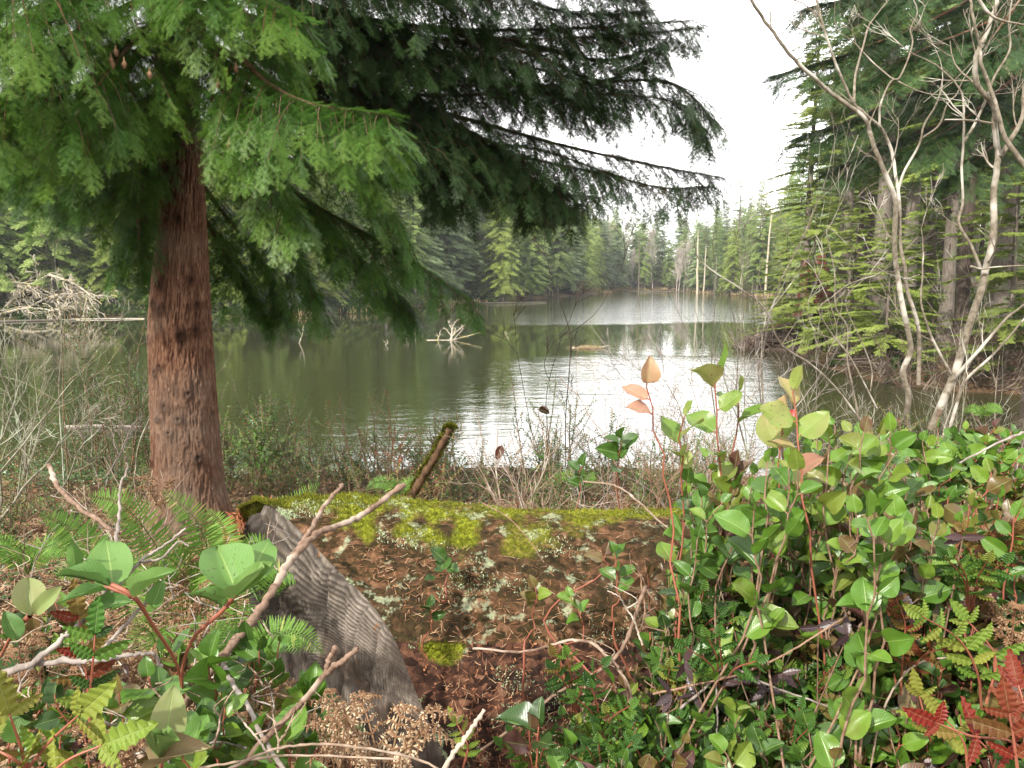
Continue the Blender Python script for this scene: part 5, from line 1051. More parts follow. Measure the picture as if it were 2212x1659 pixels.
# ---- ferns
PIN = (np.array([[0, -.03, 0], [.055, .25, .015], [.04, .65, 0], [0, 1, -.03], [-.035, .65, 0], [-.05, .25, .015]], float), np.array([[0, 1, 4, 5], [1, 2, 3, 4]]), np.zeros((6, 2)), np.zeros(6))
def frond(st, lf, pl, npin, plen, tint, r, world=False, curl=0.0, ang=.28, wid=1.0, facing=.8):
    P = curve(np.array([p if world else W(*p) for p in pl]), 40); dd = nrm(np.gradient(P, axis=0)); tube(st, P, .0022, .0007, 4, .3, cap=False)
    s = np.linspace(.12, .995, npin); bp = np.stack([np.interp(s*39, np.arange(40), P[:, q]) for q in range(3)], -1); fw = dd[np.clip((s*39).astype(int), 0, 39)]
    tv_ = nrm(CAMP-bp)*facing+np.array([0, 0, 1-facing]); side = nrm(np.cross(fw, tv_)); face = np.cross(side, fw); prof = np.clip(s*5, 0, 1)**.5*(1-s**2.4)**.8+.05
    for sg in (-1, 1):
        d = side*sg+fw*ang+r.normal(0, .06+curl, (npin, 3))-np.array([0, 0, .12+curl]); L = plen*prof*r.uniform(.9, 1.08, npin)
        lf.inst(PIN, frames(d, face+r.normal(0, .15+curl, (npin, 3)), L, L*wid*1.35), bp, np.clip(tint+r.normal(0, .08, npin)+(r.random(npin) < .05)*.4, 0, 1))
def fern(name, frs, label, mat=M_fern, npin=38, plen=.07, tint=.5, seed=0, curl=0., ang=.28, wid=1., cat='fern', group=None):
    root = empty(name); r = np.random.default_rng(seed)
    for f in frs:
        fb_ = MB(); frond(fb_, fb_, f, npin, plen, tint+r.normal(0, .06), r, curl=curl, ang=ang, wid=wid); fb_.build('frond', mat, root)
    return tag(root, label, cat, group)
fern('sword_fern', [[(430, 1340, 2.35), (345, 1190, 2.2), (270, 1095, 2.1), (190, 1070, 2.05)], [(450, 1330, 2.35), (455, 1220, 2.25), (420, 1120, 2.15), (350, 1058, 2.1)], [(330, 1360, 2.2), (235, 1230, 2.1), (160, 1150, 2.05), (88, 1108, 2.0)], [(450, 1350, 2.35), (480, 1240, 2.3), (485, 1150, 2.35), (450, 1100, 2.4)], [(470, 1340, 2.2), (510, 1300, 2.1), (500, 1400, 1.9), (480, 1470, 1.85)],
   [(420, 1330, 2.2), (380, 1280, 2.05), (330, 1290, 1.9), (290, 1350, 1.85)], [(450, 1330, 2.3), (520, 1220, 2.35), (560, 1180, 2.4), (580, 1200, 2.4)], [(430, 1340, 2.2), (400, 1250, 2.0), (370, 1210, 1.9), (330, 1200, 1.85)], [(430, 1340, 2.2), (450, 1260, 2.0), (460, 1240, 1.8), (470, 1300, 1.7)]],
   'large sword fern with arching yellow green fronds before the hemlock trunk', plen=.075, seed=1, npin=44)
fern('sword_fern', [[(560, 1180, 2.75), (600, 1120, 2.7), (650, 1075, 2.65), (690, 1045, 2.6)], [(560, 1180, 2.75), (570, 1130, 2.8), (610, 1090, 2.8), (640, 1090, 2.8)], [(560, 1180, 2.75), (620, 1130, 2.7), (640, 1110, 2.6), (650, 1140, 2.5)]], 'small fern with a bright frond pointing up right behind the cut end', plen=.055, seed=2, npin=30)
r = np.random.default_rng(5)
for q, (u, v, d) in enumerate([(250, 1290, 2.1), (560, 1300, 2.3), (60, 1240, 2.4), (350, 1440, 1.9), (530, 1450, 1.75), (1260, 1060, 4.4), (860, 1075, 4.3), (2120, 905, 6.0)]):
    frs = []
    for _ in range(7):
        a = r.uniform(0, 6.28); ru = 85*2.2/d; frs.append([(u, v, d), (u+math.cos(a)*ru*.5, v-ru*.7, d+.15*math.sin(a)), (u+math.cos(a)*ru*1.1, v-ru*.75, d+.3*math.sin(a)), (u+math.cos(a)*ru*1.6, v-ru*.35, d+.4*math.sin(a))])
    fern('sword_fern', frs, ['green fern low beside the broad upright leaf at the left', 'fern in the shade against the left side of the cut end', 'fern at the left edge under the brown stick', 'fern fronds mixed with tan dead bracken at the left', 'fern fronds below the fresh green leaves by the cut end', 'distant little fern behind the log, right of its middle', 'distant little fern behind the left part of the log', 'fern half hidden at the crest of the thicket below the leaning pale stem'][q], seed=30+q, npin=30, plen=.05, tint=.42)
for q, pl in enumerate([[(515, 1180, 2.6), (505, 1130, 2.55), (520, 1095, 2.5)], [(540, 1180, 2.6), (545, 1120, 2.6), (575, 1090, 2.6), (600, 1085, 2.6)], [(490, 1190, 2.5), (500, 1150, 2.5), (530, 1130, 2.5)]]):
    fern('dead_fern', [pl], ['rusty curled dead frond standing up left of the cut end', 'rusty curled dead frond bending over the top corner of the cut end', 'short rusty dead frond below the standing one'][q], M_rustfern, 26, .055, .5, 60+q, .45, cat='fern', wid=1.7)
def bracken(c, n, size, label, seed, group=None, tint=.75, droop=.6):
    r = np.random.default_rng(seed); root = empty('dead_bracken'); st = MB(); lf = MB(); c = W(*c); 
    for q in range(n):
        a = r.uniform(0, 6.28); d = np.array([math.cos(a), math.sin(a)*.6, r.uniform(.1, .8)]); P = curve([c-np.array([0, 0, .08]), c+d*size*.5, c+d*size-np.array([0, 0, size*droop*r.uniform(.2, .8)])], 14); tube(st, P, .0018, .0008, 4, .5, cap=False); dd = nrm(np.gradient(P, axis=0))
        for s in range(2, 13):
            for sg in (-1, 1):
                b = P[s]; sd = nrm(np.cross(dd[s], [0, 0, 1.]))*sg; l = size*.36*(1-s/15)*r.uniform(.7, 1.2); e1 = b+(sd+dd[s]*.4)*l*.6+r.normal(0, l*.1, 3); e = b+(sd+dd[s]*.3)*l-np.array([0, 0, l*.5])
                frond(st, lf, [b, e1, e], 9, l*.30, tint+r.normal(0, .12), r, world=True, curl=.35, wid=2.6)
    st.build('stalks', M_deadfern, root); lf.build('leaflets', M_deadfern, root); return tag(root, label, 'dead fern', group)
bracken((830, 1600, 1.05), 8, .12, 'big tan clump of dead bracken at the bottom in front of the cut end', 1, tint=.85)
bracken((730, 1560, 1.15), 5, .08, 'smaller tan dead bracken at the left of the big clump', 2, tint=.8)
for q, (u, v, d) in enumerate([(395, 1300, 1.7), (380, 1230, 2.0), (60, 1400, 1.4), (30, 1480, 1.3), (300, 1420, 1.5), (230, 1440, 1.35), (450, 1440, 1.45), (610, 1560, 1.3), (350, 1060, 2.4), (150, 1290, 1.9), (560, 1500, 1.35), (250, 1620, 1.1), (500, 1600, 1.2), (2190, 1330, 1.3), (140, 1480, 1.3), (420, 1350, 1.6)]):
    bracken((u, v, d), 4, .10, 'shrivelled tan dead bracken in the dry litter at the left' if u < 2000 else 'rusty shrivelled dead bracken at the right picture edge', 10+q, 'shrivelled dead bracken at the left' if u < 2000 else None, tint=.6)

# ---- sticks and branches lying about
def branch(parts, label, mat=None, name='dead_branch', cat='branch', r0=.007, group=None):
    """parts: list of (polyline, r0, r1)"""
    m = MB(); rr = np.random.default_rng(int(abs(parts[0][0][0][0]))+int(parts[0][0][0][1]))
    for (pl, a, b) in parts:
        a, b = a*.82, b*.82; P = curve([W(*p) for p in pl], max(14, len(pl)*7)); n = len(P); P = P+rr.normal(0, a*.22, P.shape); rad = np.linspace(a, b, n)*(1+.12*np.sin(np.arange(n)*1.9)); 
        kn = rr.integers(1, n-1, 2); rad[kn] *= 1.3; tube(m, P, rad, sides=8)
    o = m.build(name, mat or M_greystick, None, True); return tag(o, label, cat, group)
M_brst = wood('brown_stick', (.27, .18, .13), (.12, .075, .05), 70, (.42, .33, .26), stretch=.5, dist=.003)
branch([([(872, 1047, 1.75), (800, 1100, 1.68), (735, 1135, 1.6), (690, 1150, 1.55), (630, 1205, 1.48), (600, 1255, 1.42), (545, 1340, 1.35), (480, 1420, 1.3), (400, 1520, 1.28), (300, 1640, 1.3)], .0078, .0105), ([(742, 1048, 1.7), (715, 1075, 1.66), (690, 1110, 1.6), (668, 1150, 1.55), (632, 1200, 1.49)], .0055, .0065)], 'long forked brown branch leaning across the cut end in the foreground', M_brst)
branch([([(772, 1403, 1.0), (735, 1430, 1.0), (700, 1460, 1.02), (650, 1520, 1.05), (580, 1590, 1.08), (500, 1680, 1.12)], .0045, .0065), ([(727, 1396, 1.0), (712, 1425, 1.01), (703, 1455, 1.02)], .004, .005)], 'short branch with a forked tip before the lower cut end', M_brst)
branch([([(478, 1425, 1.3), (505, 1480, 1.2), (540, 1530, 1.15), (565, 1590, 1.1), (625, 1680, 1.05)], .005, .0045)], 'straight grey brown stick running down right from the long branch')
branch([([(-20, 1462, .95), (60, 1437, .95), (135, 1380, .97), (190, 1330, 1.0), (240, 1285, 1.02), (300, 1215, 1.08), (345, 1185, 1.1), (402, 1143, 1.12)], .0062, .002), ([(190, 1330, 1.0), (220, 1290, 1.02), (238, 1225, 1.06), (250, 1165, 1.1), (258, 1110, 1.15), (258, 1060, 1.18), (275, 1010, 1.2), (272, 985, 1.2)], .0045, .0016), ([(300, 1215, 1.08), (350, 1205, 1.08), (385, 1170, 1.1), (408, 1180, 1.1)], .0028, .0012)], 'pale grey forked branch sweeping up from the left picture edge')
branch([([(-20, 1462, .96), (100, 1430, .96), (200, 1427, .97), (280, 1415, .99), (330, 1412, 1.0), (350, 1440, 1.02)], .0055, .0025), ([(200, 1427, .97), (270, 1350, 1.0), (310, 1305, 1.02), (350, 1275, 1.05), (385, 1265, 1.05)], .0035, .0015)], 'lower pale grey branch parallel to the ground at the left edge')
branch([([(105, 1003, 1.9), (125, 1050, 1.85), (170, 1095, 1.8), (215, 1125, 1.75), (243, 1150, 1.7)], .0075, .006)], 'brown crooked stick above the left ferns', M_brst)
branch([([(940, 1690, .9), (985, 1620, .9), (1015, 1580, .92), (1046, 1535, .95)], .0042, .003)], 'pale stick poking up at the bottom middle', M_brst)
branch([([(440, 1690, .88), (560, 1630, .88), (640, 1610, .9), (760, 1612, .9), (900, 1640, .9), (980, 1680, .9)], .0022, .0018), ([(430, 1660, .9), (620, 1632, .9), (860, 1640, .9)], .002, .0015)], 'two long thin arching stalks along the bottom edge', M_twig)
branch([([(1040, 1620, 1.45), (1130, 1555, 1.42), (1200, 1500, 1.4), (1265, 1465, 1.38), (1320, 1430, 1.36), (1355, 1380, 1.36), (1385, 1290, 1.38), (1395, 1265, 1.4)], .003, .005), ([(1265, 1465, 1.38), (1260, 1530, 1.36), (1262, 1600, 1.34), (1215, 1680, 1.32)], .004, .003), ([(1320, 1430, 1.36), (1280, 1390, 1.4), (1220, 1385, 1.45), (1130, 1408, 1.5), (1020, 1400, 1.55)], .004, .003), ([(1320, 1420, 1.36), (1350, 1470, 1.34), (1370, 1540, 1.33), (1375, 1640, 1.32)], .0045, .0035)], 'forked tan branch lying in front of the mossy side of the log', M_brst)
branch([([(2240, 925, 1.5), (2160, 955, 1.5), (2072, 1000, 1.5)], .0035, .0022)], 'straight grey twig entering from the right edge over the leaves')
branch([([(1880, 1659, 1.2), (1900, 1560, 1.2), (1935, 1480, 1.2), (1990, 1430, 1.22), (2070, 1420, 1.25)], .0022, .0018)], 'thin straw coloured arching stalk beside the dark red stem', M_twig)
branch([([(1470, 1530, 1.3), (1530, 1480, 1.28), (1570, 1440, 1.28), (1660, 1480, 1.26), (1800, 1530, 1.25)], .003, .002), ([(1545, 1465, 1.28), (1550, 1550, 1.28), (1545, 1600, 1.28)], .0025, .0015)], 'white crooked twig low in the dark middle of the thicket', M_greystick)
branch([([(1410, 1500, 1.3), (1600, 1455, 1.25), (1700, 1410, 1.22), (1830, 1330, 1.2)], .0026, .0018)], 'reddish brown bramble cane crossing the thicket', M_brownstem)
branch([([(1040, 1085, 1.9), (1100, 1120, 1.85), (1145, 1170, 1.8), (1175, 1215, 1.78)], .0016, .0012)], 'thin red brown stalk arching over the moss', M_brownstem)
branch([([(1260, 1040, 2.6), (1330, 1050, 2.4), (1380, 1085, 2.2), (1430, 1130, 2.0), (1500, 1180, 1.8)], .004, .003)], 'pale branch arching from the moss into the thicket', M_twig)
r = np.random.default_rng(31)
for q in range(70):
    u, v = r.uniform(0, 640), r.uniform(1180, 1659); d = float(np.interp(v, [1150, 1350, 1660], [2.1, 1.45, .95]))+r.uniform(-.05, .15); a = r.uniform(0, 3.14); L = r.uniform(50, 150); pl = [(u, v, d)]
    for s in range(4): a += r.normal(0, .22); pl.append((pl[-1][0]+math.cos(a)*L/4, pl[-1][1]-math.sin(a)*L/4, d+r.normal(0, .03)))
    branch([(pl, .0022, .001), ([pl[2], (pl[2][0]+r.normal(0, 30), pl[2][1]-20, d), (pl[2][0]+r.normal(0, 40), pl[2][1]-45, d)], .0014, .0008)], 'thin dead twig in the litter of the left foreground, '+('at the picture edge' if u < 210 else 'before the ferns' if u < 430 else 'near the cut end'), [M_twig, M_greystick, M_brst][q % 3], 'dead_twig', 'twig', group='dead twigs '+('at the picture edge' if u < 210 else 'before the ferns' if u < 430 else 'near the cut end'))
for q in range(44):
    u, v = r.uniform(1260, 1700), r.uniform(1240, 1640); 
    if u < left_edge(v)-80: continue
    d = 1.42+r.uniform(-.1, .12); a = r.normal(1.57, .5); L = r.uniform(90, 230); pl = [(u, v+60, d)]
    for s in range(5): a += r.normal(0, .25); pl.append((pl[-1][0]+math.cos(a)*L/5, pl[-1][1]-math.sin(a)*L/5, d+r.normal(0, .015)))
    branch([(pl, .0026, .0012), ([pl[3], (pl[3][0]+r.normal(0, 25), pl[3][1]-20, d), (pl[3][0]+r.normal(0, 45), pl[3][1]-55, d)], .0014, .0008)], 'upright dead stem in the brown tangle before the log', [M_twig, M_brst, M_brownstem][q % 3], 'brown_twig', 'twig', group='dead stems of the tangle before the log')

# ================================================================ middle distance: bank shrubs, bare saplings
LQ = (np.array([[0, 0, 0], [.26, .45, .06], [0, 1, 0], [-.26, .45, .06]], float), np.array([[0, 1, 2, 3]]), np.zeros((4, 2)), np.zeros(4))
def huck(x, y, h, ns, seed, label, group=None, tint=.45, ls=.017, spread=.28, lev=1, dens=1.0, leafm=None):
    r = np.random.default_rng(seed); root = empty('huckleberry_shrub'); st = MB(); lf = MB(); z = float(H(x, y)); PP = []; DD = []; TT = []
    for s in range(ns):
        d = np.array([r.normal(0, spread), r.normal(0, spread), 1.]); b = np.array([r.normal(0, h*.14), r.normal(0, h*.12), -.05])
        P0 = grow(st, b, d, h*r.uniform(.55, 1.1), .005, 0, r, 9, 0, .5, .09, .2, .35, 4)
        todo = [P0]
        for q in range(int(9*dens)):
            t = r.uniform(.12, .97); k_ = int(t*8); bb = P0[k_]; a = r.uniform(0, 6.28); todo.append(grow(st, bb, (math.cos(a), math.sin(a), .75), h*r.uniform(.14, .36), .0026, 0, r, 6, 0, .5, .12, .2, .35, 3))
        for Pq in todo:
            seg = np.linalg.norm(np.diff(Pq, axis=0), axis=1).sum(); n = max(4, int(seg/.0095)); t = np.linspace(.1, 1, n); p = np.stack([np.interp(t*(len(Pq)-1), np.arange(len(Pq)), Pq[:, q]) for q in range(3)], -1)
            fw = nrm(np.gradient(Pq, axis=0))[np.clip((t*(len(Pq)-1)).astype(int), 0, len(Pq)-1)]; sd = nrm(np.cross(fw, r.normal(0, 1, 3)))*np.where(np.arange(n) % 2, 1, -1)[:, None]
            PP.append(p); DD.append(sd+fw*.5+r.normal(0, .2, (n, 3))); TT.append(np.clip(tint+t*.2+r.normal(0, .12, n), 0, 1))
    PP = np.concatenate(PP); DD = np.concatenate(DD); TT = np.concatenate(TT); n = len(PP)
    lf.inst(LQ, frames(DD, np.array([0, -.3, 1.])+r.normal(0, .5, (n, 3)), ls*r.uniform(.7, 1.25, n)), PP, TT)
    st.build('stems', M_brownstem, root); lf.build('leaves', leafm or M_huck, root); root.location = (x, y, z); return tag(root, label, 'shrub', group)
def HU(u, v, y, h, ns, seed, label, **kw): p = W(u, v, y); return huck(p[0], y, h, ns, seed, label, **kw)
HU(285, 950, 5.6, 1.55, 16, 1, 'dense dark green small leaved shrub behind the left side of the hemlock trunk', tint=.3, dens=1.3, spread=.22)
HU(238, 900, 5.3, 1.5, 3, 2, 'tall narrow small leaved shoot rising over the dark shrub left of the trunk', tint=.38, spread=.08, dens=.7)
HU(200, 1000, 5.8, 1.0, 10, 3, 'lower dark shrub left of the dense one, at the water edge', tint=.28)
HU(535, 1000, 5.0, .80, 12, 4, 'fresh green leafy shrub just right of the hemlock trunk foot', tint=.55, ls=.024, dens=1.2)
HU(500, 900, 5.6, 1.2, 4, 5, 'slender dark shoots hugging the right side of the hemlock trunk', tint=.35, spread=.1)
HU(610, 1030, 5.2, .62, 7, 6, 'low shrub between the green one and the small shoots on the bank', tint=.45)
HU(720, 1010, 5.0, .66, 6, 7, 'loose light green shoots on the bank before the open green water', tint=.65, dens=.7)
HU(850, 990, 4.8, .78, 8, 8, 'yellowish small leaved bush with a rusty centre left of the mossy post', tint=.72)
HU(905, 1010, 4.5, .6, 7, 9, 'rust tinged low bush touching the mossy post', tint=.85)
HU(1010, 1000, 4.7, .66, 7, 10, 'small leaved bush right of the mossy post', tint=.6)
HU(1390, 1000, 4.4, .75, 8, 11, 'feathery small leaved shoots under the bluish sprig', tint=.45)
HU(1215, 960, 4.8, .95, 5, 12, 'small leaved shoots around the foot of the thin bare sapling', tint=.5)
r = np.random.default_rng(44)
for q in range(46):
    if q < 24: u, y = r.uniform(430, 1560), r.uniform(4.0, 6.2)
    elif q < 34: u, y = r.uniform(-60, 330), r.uniform(3.6, 6.6)
    else: u, y = r.uniform(1560, 2330), r.uniform(4.2, 8.5)
    x = (u-1106)/F0*y; hh = r.uniform(.28, .48)*(1 if q < 34 else 1.5)*(1.25 if y > 5.2 else 1)
    zone = ['on the bank between the log and the water', 'on the ground left of the hemlock trunk', 'behind the leafy thicket at the right'][0 if q < 24 else 1 if q < 34 else 2]
    huck(x, y, hh, 8, 2000+q, 'low small leaved shrub '+zone, 'low shrubs '+zone, tint=r.uniform(.3, .75), dens=.9, spread=.4)

def twiggy(u, v, y, h, n, seed, label, mat, r0=.006, lev=3, spread=.55, crook=.2, up=.25, split=4, group=None, name='bare_shrub', lean=(0, 0), rmin=.0011, sides=5, base=None, spr0=.5):
    r = np.random.default_rng(seed); m = MB(); p = W(u, v, y); x = p[0]; z = float(H(x, y)) if base is None else base
    for s in range(n):
        grow(m, (r.normal(0, h*.09), r.normal(0, h*.07), -.05), (lean[0]+r.normal(0, spr0), lean[1]+r.normal(0, spr0*.6), 1), h*r.uniform(.55, 1.05), r0*r.uniform(.6, 1.1), lev, r, 8, split, spread, crook, up, .3, sides, rmin=rmin)
    o = m.build(name, mat); o.location = (x, y, z); return tag(o, label, 'shrub', group)
twiggy(1115, 1020, 3.9, .72, 6, 1, 'pale tangled dead twigs standing left of the thin bare sapling', M_twig, .007, 2, spr0=.35)
twiggy(1170, 1040, 3.7, .60, 5, 2, 'pale tangled dead twigs standing right behind the middle of the log', M_twig, .006, 2, spr0=.45)
twiggy(1290, 1010, 4.0, .60, 4, 3, 'grey tangled dead twigs between the sapling and the bluish sprig', M_greystick, .005, 2, spr0=.4)
twiggy(1430, 1000, 3.6, .85, 8, 4, 'brown crooked twigs at the left end of the thicket', M_brownstem, .006, 2, spr0=.5)
twiggy(1520, 960, 4.2, 1.15, 5, 5, 'fine bare twigs over the bright water behind the tallest leafy sprig', M_greystick, .006, 3, spr0=.45)
twiggy(1600, 960, 5.0, 1.3, 5, 6, 'fine bare twigs right of the tallest leafy sprig', M_greystick, .007, 3, spr0=.5)
twiggy(310, 1080, 3.2, .80, 2, 7, 'straw coloured crooked bare twigs before the left side of the hemlock trunk', M_twig, .006, 2, spr0=.18, spread=.4)
twiggy(350, 1090, 3.1, .5, 1, 8, 'pale bare twigs crossing the lower hemlock trunk', M_twig, .004, 2, spr0=.18, spread=.4)
twiggy(30, 1000, 4.6, 1.15, 4, 9, 'lichen covered bare branches spreading over the dark water at the left edge', M_lichtwig, .013, 3, spr0=.7, crook=.14, spread=.7, split=3)
twiggy(-60, 960, 4.2, 1.2, 3, 10, 'lichen crusted bare branches reaching in from the left picture edge', M_lichtwig, .014, 3, lean=(.9, 0), crook=.14, spread=.7, split=4)
twiggy(200, 1000, 5.2, .8, 3, 11, 'thin grey twigs over a pale floating branch left of the dark shrub', M_greystick, .006, 3, spr0=.6)
def stems(parts, label, mat, name='bare_tree', cat='tree', seed=1, twigs=0, tl=.5, depth_j=.0, taper=.42, rs=.46):
    """a multi-stemmed bare tree traced stem by stem; parts: (polyline with depth, radius)"""
    root = empty(name); r = np.random.default_rng(seed); tw = MB()
    for (pl, rad) in parts:
        rad = rad*rs; m = MB(); P = curve([W(*p) for p in pl], len(pl)*6); n = len(P); P += np.cumsum(r.normal(0, rad*.13, P.shape), 0)*np.linspace(0, 1, n)[:, None]
        tube(m, P, np.linspace(rad, rad*taper, n), sides=9, cap=True); m.build('stem', mat, root, True); dd = nrm(np.gradient(P, axis=0)); L = np.linalg.norm(np.diff(P, axis=0), axis=1).sum()
        for q in range(int(twigs*L)):
            i = r.integers(n//5, n-1); a = nrm(np.cross(dd[i], rnd_dirs(1, r)[0])); d = dd[i]*.6+a+np.array([0, -.2, .25]); grow(tw, P[i], d, tl*r.uniform(.5, 1.2), rad*.28+.0015, 2, r, 6, 3, .6, .14, .35, .35, 4, rmin=.0018)
        if twigs: grow(tw, P[-1], dd[-1], tl, rad*taper*.8, 2, r, 6, 3, .5, .12, .3, .3, 4, rmin=.0018)
    if twigs: tw.build('twigs', mat, root)
    return tag(root, label, cat)
def z1(x, y, d): return (1591+.2808*x, .2808*y, d)
def z2(x, y, d): return (1591+.2808*x, 465.8+.2808*y, d)
stems([([z2(1330, 1680, 7.2), z2(1310, 1540, 7.1), z2(1325, 1380, 7), z2(1285, 1200, 7), z2(1345, 1040, 7), z2(1325, 860, 6.95), z2(1275, 620, 6.9), z2(1240, 400, 6.9), z2(1215, 180, 6.85), z1(1225, 1520, 6.8), z1(1140, 1290, 6.75), z1(1060, 1080, 6.7), z1(1030, 980, 6.7), z1(960, 860, 6.65), z1(740, 705, 6.6), z1(600, 580, 6.5), z1(430, 410, 6.4), z1(330, 285, 6.35), z1(230, 140, 6.3), z1(150, 20, 6.25), z1(90, -120, 6.2)], .060),
 ([z2(1400, 1300, 7.1), z2(1405, 1080, 7.1), z2(1400, 880, 7.05), z2(1360, 720, 7), z2(1305, 560, 7), z2(1290, 400, 6.95), z2(1250, 200, 6.95), z1(1240, 1560, 6.9), z1(1215, 1380, 6.9), z1(1180, 1180, 6.9), z1(1110, 990, 6.85), z1(1000, 870, 6.8), z1(900, 780, 6.75), z1(800, 580, 6.7), z1(720, 400, 6.65), z1(640, 180, 6.6), z1(600, 40, 6.6), z1(570, -120, 6.6)], .042),
 ([z1(1240, 1480, 6.9), z1(1290, 1320, 6.85), z1(1400, 1120, 6.8), z1(1440, 960, 6.75), z1(1520, 820, 6.7), z1(1570, 700, 6.7), z1(1585, 600, 6.7)], .026), ([z1(905, 790, 6.75), z1(915, 580, 6.9), z1(975, 360, 6.95), z1(1020, 200, 7.0), z1(1100, 90, 7.0), z1(1200, -40, 7.0)], .024),
 ([z1(1100, 980, 6.85), z1(1110, 800, 6.8), z1(1190, 630, 6.75), z1(1260, 590, 6.7), z1(1350, 350, 6.7), z1(1335, 230, 6.7), z1(1390, 100, 6.7), z1(1340, -40, 6.7)], .022), ([z1(1430, 1060, 6.8), z1(1560, 960, 6.75), z1(1620, 800, 6.7), z1(1690, 720, 6.7), z1(1740, 600, 6.7), z1(1850, 440, 6.7)], .018),
 ([z1(1195, 600, 6.75), z1(1290, 650, 6.7), z1(1400, 700, 6.7), z1(1540, 725, 6.65), z1(1690, 715, 6.6)], .015), ([z1(1190, 600, 6.75), z1(1040, 470, 6.9), z1(900, 320, 7.0), z1(780, 230, 7.0), z1(755, 140, 7.0)], .014)],
 'multi stemmed bare tree with grey mottled bark, left of the thick leaning stem', M_alder, seed=5, twigs=1.5, tl=.5)
stems([([z2(1500, 1640, 6.6), z2(1600, 1400, 6.5), z2(1680, 1220, 6.45), z2(1735, 1040, 6.4), z2(1800, 820, 6.35), z2(1870, 620, 6.3), z2(1930, 400, 6.25), z2(1985, 190, 6.2), z2(2000, 0, 6.2), z1(2000, 1500, 6.2), z1(2025, 1300, 6.15), z1(2030, 1190, 6.15), z1(2000, 1000, 6.1), z1(1985, 850, 6.1), z1(1850, 690, 6.05), z1(1830, 480, 6.0), z1(1900, 300, 6.0), z1(1960, 100, 6.0), z1(2010, -60, 6.0)], .062),
 ([z1(2260, 1330, 6.0), z1(2150, 1180, 6.0), z1(2060, 1040, 6.0), z1(2010, 840, 6.0), z1(1950, 660, 6.0), z1(1900, 500, 5.95), z1(1885, 330, 5.95), z1(1840, 140, 5.9), z1(1800, -40, 5.9)], .036), ([z1(2035, 1200, 6.15), z1(2130, 1040, 6.1), z1(2200, 900, 6.1), z1(2212, 700, 6.1), z1(2260, 500, 6.1)], .038),
 ([z2(1660, 1270, 6.45), z2(1800, 1110, 6.3), z2(1950, 950, 6.2), z2(2100, 800, 6.1), z2(2260, 690, 6.0)], .030), ([z2(1640, 1640, 6.3), z2(1700, 1440, 6.25), z2(1770, 1270, 6.2), z2(1950, 1100, 6.1), z2(2100, 940, 6.0), z2(2280, 720, 5.9)], .026),
 ([z2(1650, 1220, 6.45), z2(1560, 1050, 6.45), z2(1490, 900, 6.45), z2(1420, 680, 6.4), z2(1425, 480, 6.4), z2(1430, 260, 6.4)], .022), ([z2(1875, 400, 6.3), z2(1800, 220, 6.3), z2(1710, 60, 6.3), z1(1740, 1560, 6.3), z1(1730, 1300, 6.3), z1(1745, 1100, 6.25), z1(1740, 850, 6.2), z1(1700, 690, 6.2), z1(1560, 540, 6.2), z1(1430, 460, 6.2)], .024),
 ([z2(1800, 390, 6.2), z2(1890, 412, 6.2), z2(2000, 400, 6.15), z2(2240, 385, 6.1)], .018), ([z1(1750, 1090, 6.25), z1(1830, 960, 6.2), z1(1930, 740, 6.15), z1(1980, 600, 6.1), z1(2100, 380, 6.1), z1(2095, 180, 6.1), z1(2120, -40, 6.1)], .022), ([z1(1840, -40, 5.4), z1(1930, 90, 5.4), z1(2030, 150, 5.4), z1(2240, 185, 5.4)], .022)],
 'thick leaning bare tree with pale mottled bark and spreading stems at the right', M_alder, seed=6, twigs=1.5, tl=.5, rs=.55)
stems([([z2(960, 1580, 6.4), z2(760, 1320, 6.3), z2(570, 1140, 6.2), z2(440, 1060, 6.2), z2(350, 990, 6.15), z2(290, 880, 6.1), z2(275, 790, 6.1), z2(190, 665, 6.05), z2(90, 590, 6.0), z2(0, 525, 6.0), (1550, 588, 6.0), (1522, 565, 6.0), (1512, 545, 6.0), (1508, 515, 6.0)], .020), ([z2(350, 990, 6.15), z2(480, 780, 6.15)], .008), ([z2(1080, 1480, 6.4), z2(880, 1100, 6.35), z2(740, 920, 6.35), z2(640, 760, 6.3), z2(640, 700, 6.3), z2(740, 620, 6.3), z2(870, 520, 6.3), z2(1060, 455, 6.25)], .015)],
 'long thin bare stem arching left with a dark curled tip over the water', M_alder, seed=7, twigs=.7, tl=.45)
stems([([z2(940, 1560, 6.8), z2(890, 1300, 6.8), z2(850, 1100, 6.8), z2(850, 860, 6.8), z2(760, 700, 6.8), z2(750, 430, 6.8), z2(690, 100, 6.8), z2(850, 220, 6.8)], .018), ([z2(1030, 1350, 6.9), z2(1040, 1180, 6.9), z2(960, 960, 6.9), z2(840, 660, 6.9), z2(980, 480, 6.9)], .013), ([z2(700, 1180, 6.8), z2(700, 1060, 6.8), z2(770, 920, 6.8), z2(740, 740, 6.8), z2(600, 430, 6.8), z2(510, 330, 6.8)], .012), ([z2(60, 1500, 6.2), z2(65, 1200, 6.2), z2(55, 800, 6.2), z2(60, 600, 6.2), z2(40, 350, 6.2)], .009), ([z2(190, 1150, 6.3), z2(200, 930, 6.3), z2(230, 700, 6.3), z2(170, 480, 6.3), z2(210, 300, 6.3), z2(200, 180, 6.3)], .010)],
 'tangle of pale slender stems left of the multi stemmed bare tree', M_alder, seed=8, twigs=1.6, tl=.5)
r = np.random.default_rng(91)
